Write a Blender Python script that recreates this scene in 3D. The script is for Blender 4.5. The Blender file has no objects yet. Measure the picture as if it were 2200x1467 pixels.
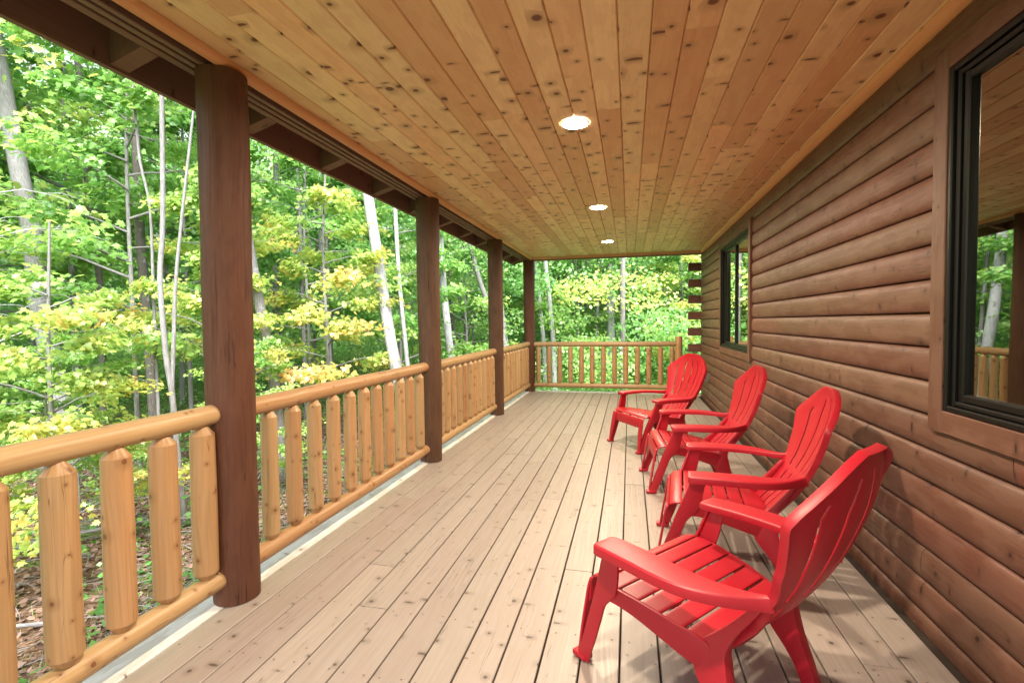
import bpy, bmesh, math, random
import numpy as np
from mathutils import Vector, Matrix, noise
R = math.radians
random.seed(7)
rng = np.random.default_rng(11)
sc = bpy.context.scene
col = sc.collection

# ------------------------------------------------------------------ camera
F, PITCH, YAW, ROLL, CAMH = 1063.8, -.0378, .2336, -.0109, 1.322
cam = bpy.data.cameras.new('camera')
cam.sensor_width = 36.0
cam.lens = 36.0 * F / 2200
cam.clip_start = .02
cam.clip_end = 2000
co = bpy.data.objects.new('camera', cam)
col.objects.link(co)
c, s = math.cos(YAW), math.sin(YAW)
fw = Vector((-s, c, 0)); rt = Vector((c, s, 0)); up = Vector((0, 0, 1))
c, s = math.cos(PITCH), math.sin(PITCH)
fw2 = c * fw + s * up; up2 = -s * fw + c * up
c, s = math.cos(ROLL), math.sin(ROLL)
rt3 = c * rt + s * up2; up3 = -s * rt + c * up2
co.matrix_world = Matrix.Translation((0, 0, CAMH)) @ Matrix((rt3, up3, -fw2)).transposed().to_4x4()
sc.camera = co

# ------------------------------------------------------------------ light
SUN_EL, SUN_AZ = 52, 150          # azimuth in degrees clockwise from +Y
world = bpy.data.worlds.new('World')
sc.world = world
world.use_nodes = True
wn = world.node_tree.nodes; wl = world.node_tree.links
bg = wn['Background']
sky = wn.new('ShaderNodeTexSky')
sky.sky_type = 'NISHITA'
sky.sun_disc = False
sky.sun_elevation = R(SUN_EL)
sky.sun_rotation = R(SUN_AZ)
sky.altitude = 300
sky.air_density = 1.0
sky.dust_density = 4.0
sky.ozone_density = 1.0
# thin white overcast: the sky's own colour pulled towards its grey value
bw = wn.new('ShaderNodeRGBToBW')
mx = wn.new('ShaderNodeMix'); mx.data_type = 'RGBA'; mx.inputs[0].default_value = .72
wl.new(sky.outputs[0], bw.inputs[0])
wl.new(sky.outputs[0], mx.inputs[6]); wl.new(bw.outputs[0], mx.inputs[7])
wl.new(mx.outputs[2], bg.inputs[0])
bg.inputs[1].default_value = .15
sun = bpy.data.lights.new('sun', 'SUN')
sun.energy = 1.5
sun.angle = R(25)
sun.color = (1, .95, .88)
so = bpy.data.objects.new('sun', sun); col.objects.link(so)
a, e = R(SUN_AZ), R(SUN_EL)
so.rotation_euler = Vector((math.sin(a) * math.cos(e), math.cos(a) * math.cos(e), math.sin(e))).to_track_quat('Z', 'Y').to_euler()
LAMP_W = 13
sc.view_settings.view_transform = 'Standard'
sc.view_settings.look = 'None'
sc.view_settings.gamma = 1
sc.view_settings.use_curve_mapping = False
sc.view_settings.exposure = 2.62
sc.render.engine = 'CYCLES'
cy = sc.cycles
cy.use_denoising = True
cy.max_bounces = 7; cy.diffuse_bounces = 4; cy.glossy_bounces = 3
cy.transmission_bounces = 4; cy.transparent_max_bounces = 8
cy.sample_clamp_indirect = 6
cy.caustics_reflective = False; cy.caustics_refractive = False

# ------------------------------------------------------------------ helpers
def props(o, label=None, cat=None, group=None, kind=None):
    if label: o['label'] = label
    if cat: o['category'] = cat
    if group: o['group'] = group
    if kind: o['kind'] = kind
    return o
def link(name, data, parent=None, loc=None, rot=None):
    o = bpy.data.objects.new(name, data)
    col.objects.link(o)
    if parent: o.parent = parent
    if loc is not None: o.location = loc
    if rot is not None: o.rotation_euler = rot
    return o
def empty(name, loc=(0, 0, 0), rot=(0, 0, 0)):
    o = link(name, None, None, loc, rot); o.empty_display_size = .1
    return o
class MB:
    def __init__(s): s.v = []; s.f = []; s.uv = []; s.mi = []
    def quad(s, pts, uvs=None, m=0):
        i = len(s.v); s.v += [tuple(p) for p in pts]; s.f.append(tuple(range(i, i + len(pts))))
        s.uv += uvs if uvs else [(0, 0)] * len(pts); s.mi.append(m)
    def face(s, idx, uvs=None, m=0):
        s.f.append(tuple(idx)); s.uv += uvs if uvs else [(0, 0)] * len(idx); s.mi.append(m)
    def mesh(s, name, mats, smooth=None):
        me = bpy.data.meshes.new(name)
        me.from_pydata(s.v, [], s.f)
        u = me.uv_layers.new(name='UVMap')
        u.data.foreach_set('uv', np.array(s.uv, dtype=np.float32).ravel())
        for m in (mats if isinstance(mats, (list, tuple)) else [mats]): me.materials.append(m)
        me.polygons.foreach_set('material_index', s.mi)
        if smooth is not None:
            me.polygons.foreach_set('use_smooth', [True] * len(me.polygons))
            me.set_sharp_from_angle(angle=R(smooth))
        me.update()
        return me
def prism(mb, prof, p0, p1, ax=1, m=0, cap=True, u0=0.0, vflip=0):
    """closed profile [(a,b)] extruded along axis ax from p0 to p1; a,b are the two other axes in order"""
    n = len(prof); base = len(mb.v)
    oth = [i for i in range(3) if i != ax]
    for p in (p0, p1):
        for (a, b) in prof:
            v = [0, 0, 0]; v[ax] = p; v[oth[0]] = a; v[oth[1]] = b; mb.v.append(tuple(v))
    acc = [u0]
    for i in range(n):
        a = prof[i]; b = prof[(i + 1) % n]; acc.append(acc[-1] + math.hypot(a[0] - b[0], a[1] - b[1]))
    # orientation
    area = sum(prof[i][0] * prof[(i + 1) % n][1] - prof[(i + 1) % n][0] * prof[i][1] for i in range(n))
    flip = (area > 0) != (ax == 1)
    for i in range(n):
        j = (i + 1) % n
        idx = [base + i, base + j, base + n + j, base + n + i]
        uv = [(acc[i], p0), (acc[i + 1], p0), (acc[i + 1], p1), (acc[i], p1)]
        if not flip: pass
        else: pass
        if flip: mb.face(idx, uv, m)
        else: mb.face(idx[::-1], uv[::-1], m)
    if cap:
        i0 = [base + i for i in range(n)]; i1 = [base + n + i for i in range(n)]
        u = [(p[0] * 1.0 + 5, p[1] + 5) for p in prof]
        if flip: mb.face(i0[::-1], u[::-1], m); mb.face(i1, u, m)
        else: mb.face(i0, u, m); mb.face(i1[::-1], u[::-1], m)
def box(mb, x0, x1, y0, y1, z0, z1, b=.003, ax=1, m=0):
    """chamfered box, grain along ax"""
    r = {0: (y0, y1, z0, z1, x0, x1), 1: (x0, x1, z0, z1, y0, y1), 2: (x0, x1, y0, y1, z0, z1)}[ax]
    a0, a1, b0, b1, p0, p1 = r
    prof = [(a0 + b, b0), (a1 - b, b0), (a1, b0 + b), (a1, b1 - b), (a1 - b, b1), (a0 + b, b1), (a0, b1 - b), (a0, b0 + b)]
    prism(mb, prof, p0, p1, ax, m)
def tube(mb, pts, rad, n=12, m=0, cap=True, wob=0.0, seed=0, u0=0.0, uvscale=None):
    pts = [Vector(p) for p in pts]; k = len(pts); base = len(mb.v)
    t0 = (pts[1] - pts[0]).normalized()
    ref = Vector((0, 0, 1)) if abs(t0.z) < .9 else Vector((1, 0, 0))
    acc = 0; vs = []
    for i, p in enumerate(pts):
        t = (pts[min(i + 1, k - 1)] - pts[max(i - 1, 0)]).normalized()
        x = t.cross(ref).normalized(); y = x.cross(t).normalized()
        r = rad[i] if hasattr(rad, '__len__') else rad
        if i: acc += (p - pts[i - 1]).length
        vs.append(acc)
        for j in range(n):
            an = 2 * math.pi * j / n
            rr = r
            if wob: rr = r * (1 + wob * noise.noise(Vector((math.cos(an) * 1.3 + seed, math.sin(an) * 1.3, acc * 3))))
            mb.v.append(tuple(p + x * (rr * math.cos(an)) + y * (rr * math.sin(an))))
    rm = max(rad) if hasattr(rad, '__len__') else rad
    for i in range(k - 1):
        for j in range(n):
            j2 = (j + 1) % n
            ua, ub = 2 * math.pi * rm * j / n + u0, 2 * math.pi * rm * (j + 1) / n + u0
            mb.face([base + i * n + j, base + i * n + j2, base + (i + 1) * n + j2, base + (i + 1) * n + j],
                    [(ua, vs[i]), (ub, vs[i]), (ub, vs[i + 1]), (ua, vs[i + 1])], m)
    if cap:
        mb.face([base + j for j in range(n)][::-1], [(5 + .03 * math.cos(j), 5 + .03 * math.sin(j)) for j in range(n)], m)
        mb.face([base + (k - 1) * n + j for j in range(n)], [(5 + .03 * math.cos(j), 5 + .03 * math.sin(j)) for j in range(n)], m)

# ------------------------------------------------------------------ materials
def new_mat(name):
    m = bpy.data.materials.new(name); m.use_nodes = True
    nt = m.node_tree; return m, nt, nt.nodes, nt.links, nt.nodes['Principled BSDF']
class NB:
    def __init__(s, nt): s.n = nt.nodes; s.l = nt.links
    def _in(s, sock, v):
        if v is None: return
        if hasattr(v, 'default_value') or hasattr(v, 'links'): s.l.new(v, sock)
        else: sock.default_value = v
    def math(s, op, a=None, b=None, c=None, clamp=False):
        n = s.n.new('ShaderNodeMath'); n.operation = op; n.use_clamp = clamp
        s._in(n.inputs[0], a); s._in(n.inputs[1], b)
        if c is not None: s._in(n.inputs[2], c)
        return n.outputs[0]
    def vec(s, op, a=None, b=None):
        n = s.n.new('ShaderNodeVectorMath'); n.operation = op
        s._in(n.inputs[0], a)
        if b is not None:
            if op == 'SCALE': s._in(n.inputs[3], b)
            else: s._in(n.inputs[1], b)
        return n.outputs['Value'] if op in ('LENGTH', 'DISTANCE', 'DOT_PRODUCT') else n.outputs[0]
    def comb(s, x=0, y=0, z=0):
        n = s.n.new('ShaderNodeCombineXYZ'); s._in(n.inputs[0], x); s._in(n.inputs[1], y); s._in(n.inputs[2], z); return n.outputs[0]
    def sep(s, v):
        n = s.n.new('ShaderNodeSeparateXYZ'); s.l.new(v, n.inputs[0]); return n.outputs
    def noise(s, v, scale=5, detail=2, rough=.5, dist=0, dim='3D'):
        n = s.n.new('ShaderNodeTexNoise'); n.noise_dimensions = dim
        s._in(n.inputs['Vector'], v); n.inputs['Scale'].default_value = scale
        n.inputs['Detail'].default_value = detail; n.inputs['Roughness'].default_value = rough; n.inputs['Distortion'].default_value = dist
        return n.outputs[0]
    def mix(s, f, a, b, bt='MIX'):
        n = s.n.new('ShaderNodeMix'); n.data_type = 'RGBA'; n.blend_type = bt
        s._in(n.inputs[0], f)
        for i, v in ((6, a), (7, b)):
            if isinstance(v, tuple): n.inputs[i].default_value = (*v[:3], 1)
            else: s.l.new(v, n.inputs[i])
        return n.outputs[2]
    def ramp(s, f, a, b, lo=0.0, hi=1.0):
        n = s.n.new('ShaderNodeMapRange'); n.interpolation_type = 'SMOOTHSTEP'
        s._in(n.inputs[0], f); s._in(n.inputs[1], a); s._in(n.inputs[2], b); n.inputs[3].default_value = lo; n.inputs[4].default_value = hi
        return n.outputs[0]
    def bump(s, h, strength=.3, dist=.002, normal=None):
        n = s.n.new('ShaderNodeBump'); n.inputs['Strength'].default_value = strength; n.inputs['Distance'].default_value = dist
        s.l.new(h, n.inputs['Height'])
        if normal is not None: s.l.new(normal, n.inputs['Normal'])
        return n.outputs[0]

def wood(name, light, dark, knot, cell=(.07, .33), rk=(.004, .013), spike=.45, curve=3.0, grain_f=70, grain_amt=.5, tint=.12,
         halo_amt=.35, rough=.5, spec=.4, bump=.25, knot_density=.8, cracks=0.0, blotch=None, blotch_amt=0.0, red=None, coat=0.0, sat=0.0, bd=.0015):
    """boards and logs: u across the grain, v along it, both in metres"""
    m, nt, nn, ll, bs = new_mat(name)
    b = NB(nt)
    uv = nn.new('ShaderNodeUVMap').outputs[0]
    oi = nn.new('ShaderNodeObjectInfo').outputs['Random']
    off = b.comb(b.math('MULTIPLY', oi, 17.31), b.math('MULTIPLY', oi, 53.7), 0)
    P = b.vec('ADD', uv, off)
    # wobble so that knots do not sit on a grid
    cs = b.comb(1 / cell[0], 1 / cell[1], 1)
    Q = b.vec('MULTIPLY', P, cs)
    vo = nn.new('ShaderNodeTexVoronoi'); vo.voronoi_dimensions = '2D'; vo.inputs['Scale'].default_value = 1
    ll.new(Q, vo.inputs['Vector'])
    pos = b.vec('DIVIDE', vo.outputs['Position'], cs)
    D = b.sep(b.vec('SUBTRACT', P, pos))
    cr = b.sep(vo.outputs['Color'])
    isp = b.math('GREATER_THAN', cr[1], 1 - spike)
    # long oval across the board for spike knots, smile shaped
    dv = b.math('SUBTRACT', D[1], b.math('MULTIPLY', b.math('MULTIPLY', b.math('MULTIPLY', D[0], D[0]), curve), isp))
    ky = b.math('MULTIPLY_ADD', isp, .45, 1.0)
    kx = b.math('MULTIPLY_ADD', isp, -.55, 1.0)
    wob = b.noise(P, 120, 2)
    d = b.vec('LENGTH', b.comb(b.math('MULTIPLY', D[0], kx), b.math('MULTIPLY', dv, ky), 0))
    d = b.math('ADD', d, b.math('MULTIPLY_ADD', wob, .006, -.003))
    rr = b.math('MULTIPLY_ADD', b.math('POWER', cr[0], 2.0), rk[1] - rk[0], rk[0])
    on = b.math('LESS_THAN', cr[2], knot_density)
    rr = b.math('MULTIPLY', rr, on)
    km = b.ramp(d, b.math('MULTIPLY', rr, 1.15), b.math('MULTIPLY', rr, .6))
    halo = b.math('MULTIPLY', b.ramp(d, b.math('MULTIPLY', rr, 4.0), b.math('MULTIPLY', rr, .8)), on)
    S = b.sep(P)
    # grain, bent round the knots
    gx = b.math('ADD', S[0], b.math('MULTIPLY', halo, .006))
    wx = b.math('MULTIPLY', b.noise(b.comb(b.math('MULTIPLY', S[0], 3), b.math('MULTIPLY', S[1], .9), 0), 1.5, 1), .09)
    gx = b.math('ADD', gx, wx)
    g = b.noise(b.comb(b.math('MULTIPLY', gx, grain_f), b.math('MULTIPLY', S[1], 1.6), 0), 1, 3, .6)
    g2 = b.noise(b.comb(b.math('MULTIPLY', gx, grain_f * 4.5), b.math('MULTIPLY', S[1], 7), 3), 1, 2, .5)
    gg = b.math('ADD', b.math('MULTIPLY', b.ramp(g, .3, .72), .75), b.math('MULTIPLY', g2, .3))
    base = b.mix(b.math('MULTIPLY', gg, grain_amt, clamp=True), light, dark)
    if blotch:
        bl = b.ramp(b.noise(b.vec('MULTIPLY', P, b.comb(1.6, .55, 1)), 7, 3, .6), .46, .56)
        base = b.mix(b.math('MULTIPLY', bl, blotch_amt), base, blotch)
    # every board a little different
    o2 = b.math('FRACT', b.math('MULTIPLY', oi, 7.77)); o3 = b.math('FRACT', b.math('MULTIPLY', oi, 31.3))
    hsv = nn.new('ShaderNodeHueSaturation')
    ll.new(base, hsv.inputs['Color'])
    ll.new(b.math('MULTIPLY_ADD', o2, 2 * tint, 1 - tint), hsv.inputs['Value'])
    ll.new(b.math('MULTIPLY_ADD', o3, .02, .49), hsv.inputs['Hue'])
    ll.new(b.math('MULTIPLY_ADD', o3, -.12, 1.04 + sat), hsv.inputs['Saturation'])
    base = hsv.outputs[0]
    if red:
        base = b.mix(b.math('MULTIPLY', b.math('GREATER_THAN', o2, .72), .45), base, red)
    base = b.mix(b.math('MULTIPLY', halo, halo_amt), base, tuple(.5 * (dark[i] + knot[i]) for i in range(3)))
    # knot with a paler heart ring
    ring = b.math('SINE', b.math('MULTIPLY', d, 2600))
    kc = b.mix(b.math('MULTIPLY_ADD', ring, .12, .15), knot, tuple(min(1, k * 2.2) for k in knot))
    base = b.mix(km, base, kc)
    h = b.math('ADD', b.math('MULTIPLY', gg, -.5), b.math('MULTIPLY', km, -.6))
    if cracks:
        cn = b.noise(b.comb(b.math('MULTIPLY', S[0], 45), b.math('MULTIPLY', S[1], 1.4), 7), 1, 2, .4)
        cm = b.ramp(b.math('ABSOLUTE', b.math('SUBTRACT', cn, .5)), .012, .0)
        gate = b.ramp(b.noise(b.comb(b.math('MULTIPLY', S[0], 12), b.math('MULTIPLY', S[1], 1.1), 1), 1, 1), .55, .62)
        cm = b.math('MULTIPLY', b.math('MULTIPLY', cm, gate), cracks)
        base = b.mix(cm, base, tuple(k * .35 for k in dark))
        h = b.math('SUBTRACT', h, b.math('MULTIPLY', cm, 1.5))
    ll.new(base, bs.inputs['Base Color'])
    ll.new(b.math('MULTIPLY_ADD', gg, .16, rough - .06), bs.inputs['Roughness'])
    bs.inputs['Specular IOR Level'].default_value = spec
    bs.inputs['Coat Weight'].default_value = coat
    bs.inputs['Coat Roughness'].default_value = .3
    ll.new(b.bump(h, bump, bd), bs.inputs['Normal'])
    return m

def plain(name, colr, rough=.5, metal=0.0, spec=.5, nscale=30, namt=.1, bump=0.0, coat=0):
    m, nt, nn, ll, bs = new_mat(name); b = NB(nt)
    oc = nn.new('ShaderNodeTexCoord').outputs['Object']
    n1 = b.noise(oc, nscale, 4, .6)
    ll.new(b.mix(n1, tuple(x * (1 - namt) for x in colr), tuple(min(1, x * (1 + namt)) for x in colr)), bs.inputs['Base Color'])
    ll.new(b.math('MULTIPLY_ADD', n1, .12, rough - .06), bs.inputs['Roughness'])
    bs.inputs['Metallic'].default_value = metal
    bs.inputs['Specular IOR Level'].default_value = spec
    bs.inputs['Coat Weight'].default_value = coat
    if bump: ll.new(b.bump(n1, bump, .002), bs.inputs['Normal'])
    return m

M = {}
M['ceiling'] = wood('pine_ceiling', (.82, .58, .32), (.70, .46, .225), (.125, .045, .020), cell=(.080, .235), rk=(.0085, .025), spike=.35, blotch=(.64, .38, .21), blotch_amt=.35,
                    grain_amt=.5, tint=.10, rough=.42, spec=.35, bump=.12, red=(.40, .16, .065), halo_amt=.65, knot_density=.55)
M['trim_pine'] = wood('pine_trim', (.68, .38, .17), (.56, .28, .12), (.10, .04, .015), knot_density=.15, tint=.04, rough=.45, bump=.1)
M['deck'] = wood('deck_wood', (.345, .300, .268), (.245, .207, .180), (.075, .058, .048), cell=(.07, .30), rk=(.003, .012), spike=.35, curve=1,
                 grain_amt=.6, tint=.085, rough=.40, spec=.5, bump=.25, blotch=(.30, .25, .215), blotch_amt=.4, cracks=.7, halo_amt=.45, knot_density=.7)
M['log'] = wood('brown_stained_log', (.132, .057, .036), (.097, .040, .025), (.028, .011, .008), cell=(.085, .26), rk=(.004, .014), spike=.3, curve=2,
                grain_amt=.7, tint=.10, rough=.5, spec=.4, bump=.35, cracks=.8, blotch=(.160, .081, .056), blotch_amt=.6, halo_amt=.5, knot_density=.7)
M['post'] = wood('brown_stained_post', (.098, .043, .022), (.070, .029, .015), (.04, .018, .01), cell=(.12, .5), rk=(.003, .009), spike=.1, curve=0,
                 grain_amt=.8, tint=.06, rough=.6, spec=.3, bump=.8, bd=.006, blotch=(.118, .054, .028), blotch_amt=.4, cracks=.85, halo_amt=.3, knot_density=.5)
M['beam'] = wood('brown_beam_wood', (.19, .105, .072), (.14, .072, .048), (.04, .02, .01), knot_density=.4, tint=.06, rough=.6, bump=.3)
M['cedar'] = wood('peeled_cedar', (.47, .30, .145), (.32, .185, .078), (.15, .065, .028), cell=(.075, .15), rk=(.004, .0115), spike=.0, curve=0,
                  grain_f=60, grain_amt=.9, tint=.09, rough=.38, spec=.4, bump=.25, cracks=.8, halo_amt=.55, knot_density=.7, blotch=(.42, .24, .10), blotch_amt=.35)
M['edge'] = wood('skylit_edge_wood', (.72, .70, .66), (.60, .57, .53), (.16, .12, .09), knot_density=.4, tint=.05, rough=.5, grain_amt=.5, blotch=(.40, .33, .26), blotch_amt=.4)  # deck wood at the rim, skylight wash put into its paler colour
M['dark'] = plain('dark_underside', (.045, .024, .017), .7, namt=.25)
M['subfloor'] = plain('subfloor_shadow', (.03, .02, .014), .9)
M['flash'] = plain('grey_flashing', (.11, .09, .075), .6, nscale=14, namt=.6, bump=.4)
M['frame'] = plain('black_window_frame', (.0035, .0033, .0035), .42, spec=.25, namt=.05, nscale=3)
M['green'] = plain('green_window_sash', (.006, .012, .010), .4, spec=.3, namt=.05, nscale=3)
M['metal'] = plain('grey_outlet_cover', (.22, .23, .24), .4, metal=.4)
M['white'] = plain('white_lamp_ring', (.8, .8, .78), .4)
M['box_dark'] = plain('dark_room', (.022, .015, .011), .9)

def red_plastic():
    m, nt, nn, ll, bs = new_mat('red_plastic'); b = NB(nt)
    oc = nn.new('ShaderNodeTexCoord').outputs['Object']
    n1 = b.noise(oc, 3.5, 3, .5); n2 = b.noise(oc, 420, 2, .5)
    n3 = b.ramp(b.noise(oc, 22, 5, .65), .62, .75)
    base = b.mix(n1, (.35, .007, .018), (.41, .010, .024))
    base = b.mix(b.math('MULTIPLY', n3, .12), base, (.6, .12, .11))
    ll.new(base, bs.inputs['Base Color'])
    ll.new(b.math('MULTIPLY_ADD', n1, .15, .36), bs.inputs['Roughness'])
    bs.inputs['Specular IOR Level'].default_value = .5
    bs.inputs['Subsurface Weight'].default_value = .0
    ll.new(b.bump(n2, .12, .0006), bs.inputs['Normal'])
    return m
M['red'] = red_plastic()

def glass_mat():
    m, nt, nn, ll, bs = new_mat('window_glass'); b = NB(nt)
    out = nn['Material Output']
    gl = nn.new('ShaderNodeBsdfGlossy'); gl.inputs['Roughness'].default_value = .0
    gl.inputs['Color'].default_value = (.84, .86, .80, 1)
    tr = nn.new('ShaderNodeBsdfTransparent'); tr.inputs['Color'].default_value = (.55, .58, .55, 1)
    fr = nn.new('ShaderNodeFresnel'); fr.inputs['IOR'].default_value = 1.5
    f = b.math('MULTIPLY_ADD', fr.outputs[0], 1.8, .30, clamp=True)
    ms = nn.new('ShaderNodeMixShader'); ll.new(f, ms.inputs[0])
    ll.new(tr.outputs[0], ms.inputs[1]); ll.new(gl.outputs[0], ms.inputs[2])
    # slight waviness of float glass
    oc = nn.new('ShaderNodeTexCoord').outputs['Object']
    ll.new(b.bump(b.noise(oc, 2.2, 1), .05, .02), gl.inputs['Normal'])
    ll.new(ms.outputs[0], out.inputs[0]); nn.remove(bs)
    return m
M['glass'] = glass_mat()

def emit(name, colr, st):
    m, nt, nn, ll, bs = new_mat(name)
    bs.inputs['Emission Color'].default_value = (*colr, 1); bs.inputs['Emission Strength'].default_value = st
    bs.inputs['Base Color'].default_value = (.9, .9, .9, 1)
    return m
M['lamp'] = emit('lit_lamp_lens', (1, .93, .82), 20)

def bark(name, light, dark, spots, birch=False, scale=1.0):
    m, nt, nn, ll, bs = new_mat(name); b = NB(nt)
    uv = nn.new('ShaderNodeUVMap').outputs[0]; S = b.sep(uv)
    oc = nn.new('ShaderNodeTexCoord').outputs['Object']
    n1 = b.noise(b.comb(b.math('MULTIPLY', S[0], 60 * scale), b.math('MULTIPLY', S[1], 9 * scale), 0), 1, 4, .6)
    n2 = b.noise(oc, 2.2, 3, .6)
    base = b.mix(b.ramp(n1, .35, .7), dark, light)
    if birch:
        n3 = b.noise(b.comb(b.math('MULTIPLY', S[0], 9), b.math('MULTIPLY', S[1], 55), 0), 1, 2, .5)
        base = b.mix(b.ramp(n3, .63, .70), base, spots)
        n4 = b.noise(b.comb(b.math('MULTIPLY', S[0], 3), b.math('MULTIPLY', S[1], 5), 4), 1, 3, .6)
        base = b.mix(b.math('MULTIPLY', b.ramp(n4, .60, .68), .7), base, spots)
    else:
        base = b.mix(b.ramp(n2, .5, .72), base, spots)
        n4 = b.ramp(b.noise(oc, 11, 3, .6), .62, .68)
        base = b.mix(b.math('MULTIPLY', n4, .6), base, (.33, .33, .32))
    ll.new(base, bs.inputs['Base Color']); bs.inputs['Roughness'].default_value = .85
    bs.inputs['Specular IOR Level'].default_value = .2
    ll.new(b.bump(n1, .5, .01), bs.inputs['Normal'])
    return m
M['birch'] = bark('birch_bark', (.40, .41, .41), (.27, .275, .28), (.08, .075, .07), True)
M['grey_bark'] = bark('grey_bark', (.27, .27, .275), (.16, .158, .16), (.22, .22, .215))
M['pale_bark'] = bark('pale_bark', (.26, .255, .25), (.15, .145, .14), (.20, .20, .19))
M['dark_bark'] = bark('dark_bark', (.17, .155, .14), (.09, .08, .07), (.13, .12, .11))

def leaf_mat(name, c0, c1, c2, c3, trans=.45, th=(.0, .45, .8)):
    """c0..c3 over the leaf_tone attribute, a value each leaf carries"""
    m, nt, nn, ll, bs = new_mat(name); b = NB(nt)
    out = nn['Material Output']
    at = nn.new('ShaderNodeAttribute'); at.attribute_name = 'leaf_tone'
    oi = nn.new('ShaderNodeObjectInfo').outputs['Random']
    f = b.math('ADD', at.outputs['Fac'], b.math('MULTIPLY_ADD', oi, .16, -.08), clamp=True)
    cr = nn.new('ShaderNodeValToRGB'); ll.new(f, cr.inputs[0])
    el = cr.color_ramp.elements
    el[0].position = 0; el[0].color = (*c0, 1); el[1].position = th[1]; el[1].color = (*c1, 1)
    x = el.new(th[2]); x.color = (*c2, 1); x = el.new(1.0); x.color = (*c3, 1)
    di = nn.new('ShaderNodeBsdfDiffuse'); tl = nn.new('ShaderNodeBsdfTranslucent'); gl = nn.new('ShaderNodeBsdfGlossy')
    gl.inputs['Roughness'].default_value = .45
    ll.new(cr.outputs[0], di.inputs[0])
    hv = nn.new('ShaderNodeHueSaturation'); ll.new(cr.outputs[0], hv.inputs['Color']); hv.inputs['Value'].default_value = 1.5; hv.inputs['Hue'].default_value = .49
    ll.new(hv.outputs[0], tl.inputs[0])
    m1 = nn.new('ShaderNodeMixShader'); m1.inputs[0].default_value = trans
    ll.new(di.outputs[0], m1.inputs[1]); ll.new(tl.outputs[0], m1.inputs[2])
    m2 = nn.new('ShaderNodeMixShader'); m2.inputs[0].default_value = .05
    ll.new(m1.outputs[0], m2.inputs[1]); ll.new(gl.outputs[0], m2.inputs[2])
    ll.new(m2.outputs[0], out.inputs[0]); nn.remove(bs)
    return m
M['leaf_green'] = leaf_mat('green_maple_leaves', (.07, .21, .05), (.14, .35, .075), (.26, .44, .09), (.46, .52, .10))
M['leaf_lime'] = leaf_mat('lime_maple_leaves', (.11, .29, .065), (.21, .41, .09), (.38, .49, .12), (.62, .45, .13), .5)
M['leaf_gold'] = leaf_mat('yellowing_maple_leaves', (.18, .37, .08), (.33, .47, .11), (.58, .52, .13), (.70, .38, .16), .5)
M['leaf_far'] = leaf_mat('woodland_leaves', (.08, .23, .06), (.16, .37, .09), (.29, .46, .115), (.48, .53, .13), .45)

def ground_mat():
    m, nt, nn, ll, bs = new_mat('forest_floor'); b = NB(nt)
    oc = nn.new('ShaderNodeTexCoord').outputs['Object']
    n1 = b.noise(oc, 1.1, 5, .6); n2 = b.noise(oc, 30, 4, .7); vo = nn.new('ShaderNodeTexVoronoi'); vo.inputs['Scale'].default_value = 26
    ll.new(oc, vo.inputs['Vector'])
    litter = b.mix(b.sep(vo.outputs['Color'])[0], (.12, .07, .04), (.30, .18, .11))
    litter = b.mix(b.ramp(n2, .35, .65), (.055, .036, .022), litter)
    green = b.mix(n2, (.06, .13, .03), (.16, .27, .07))
    S = b.sep(oc)
    edge = b.ramp(b.math('ADD', S[0], b.math('MULTIPLY', n1, 1.2)), -2.9, -2.2)
    gm = b.math('MAXIMUM', b.math('MULTIPLY', b.ramp(n1, .50, .62), .8), edge)
    far = b.ramp(S[0], -8, -12)
    far2 = b.ramp(S[1], 15, 20)
    gm = b.math('MAXIMUM', gm, b.math('MAXIMUM', far, far2))
    ll.new(b.mix(gm, litter, green), bs.inputs['Base Color'])
    bs.inputs['Roughness'].default_value = .9; bs.inputs['Specular IOR Level'].default_value = .15
    ll.new(b.bump(b.math('ADD', n2, vo.outputs['Distance']), .8, .03), bs.inputs['Normal'])
    return m
M['ground'] = ground_mat()
def litter_mat():
    m, nt, nn, ll, bs = new_mat('fallen_leaf'); b = NB(nt)
    at = nn.new('ShaderNodeAttribute'); at.attribute_name = 'leaf_tone'
    ll.new(b.mix(at.outputs['Fac'], (.09, .055, .042), (.30, .19, .145)), bs.inputs['Base Color'])
    bs.inputs['Roughness'].default_value = .8
    return m
M['litter'] = litter_mat()

# ------------------------------------------------------------------ ground
def gz(x, y):
    d = max(0.0, max(-x - 9, y - 17, (math.hypot(x, y) - 16)))
    return -.72 + .17 * d + .10 * noise.noise(Vector((x * .3, y * .3, 0))) + .03 * noise.noise(Vector((x * 1.3, y * 1.3, 5)))
def make_ground():
    xs = np.concatenate([-np.geomspace(400, 14, 24), np.linspace(-13, 8, 64), np.geomspace(9, 400, 22)])
    ys = np.concatenate([-np.geomspace(400, 8, 18), np.linspace(-7, 26, 90), np.geomspace(27, 400, 24)])
    mb = MB()
    for y in ys:
        for x in xs:
            z = gz(x, y)
            if x > 1.2: z = min(z, -.7)                     # under and behind the cabin it stays level
            mb.v.append((x, y, min(z, 14 + .02 * min(abs(x + y), 400))))
    nx = len(xs)
    for j in range(len(ys) - 1):
        for i in range(nx - 1):
            mb.face([j * nx + i, j * nx + i + 1, (j + 1) * nx + i + 1, (j + 1) * nx + i])
    o = link('ground', mb.mesh('ground', M['ground'], 60)); props(o, kind='structure')
make_ground()

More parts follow.
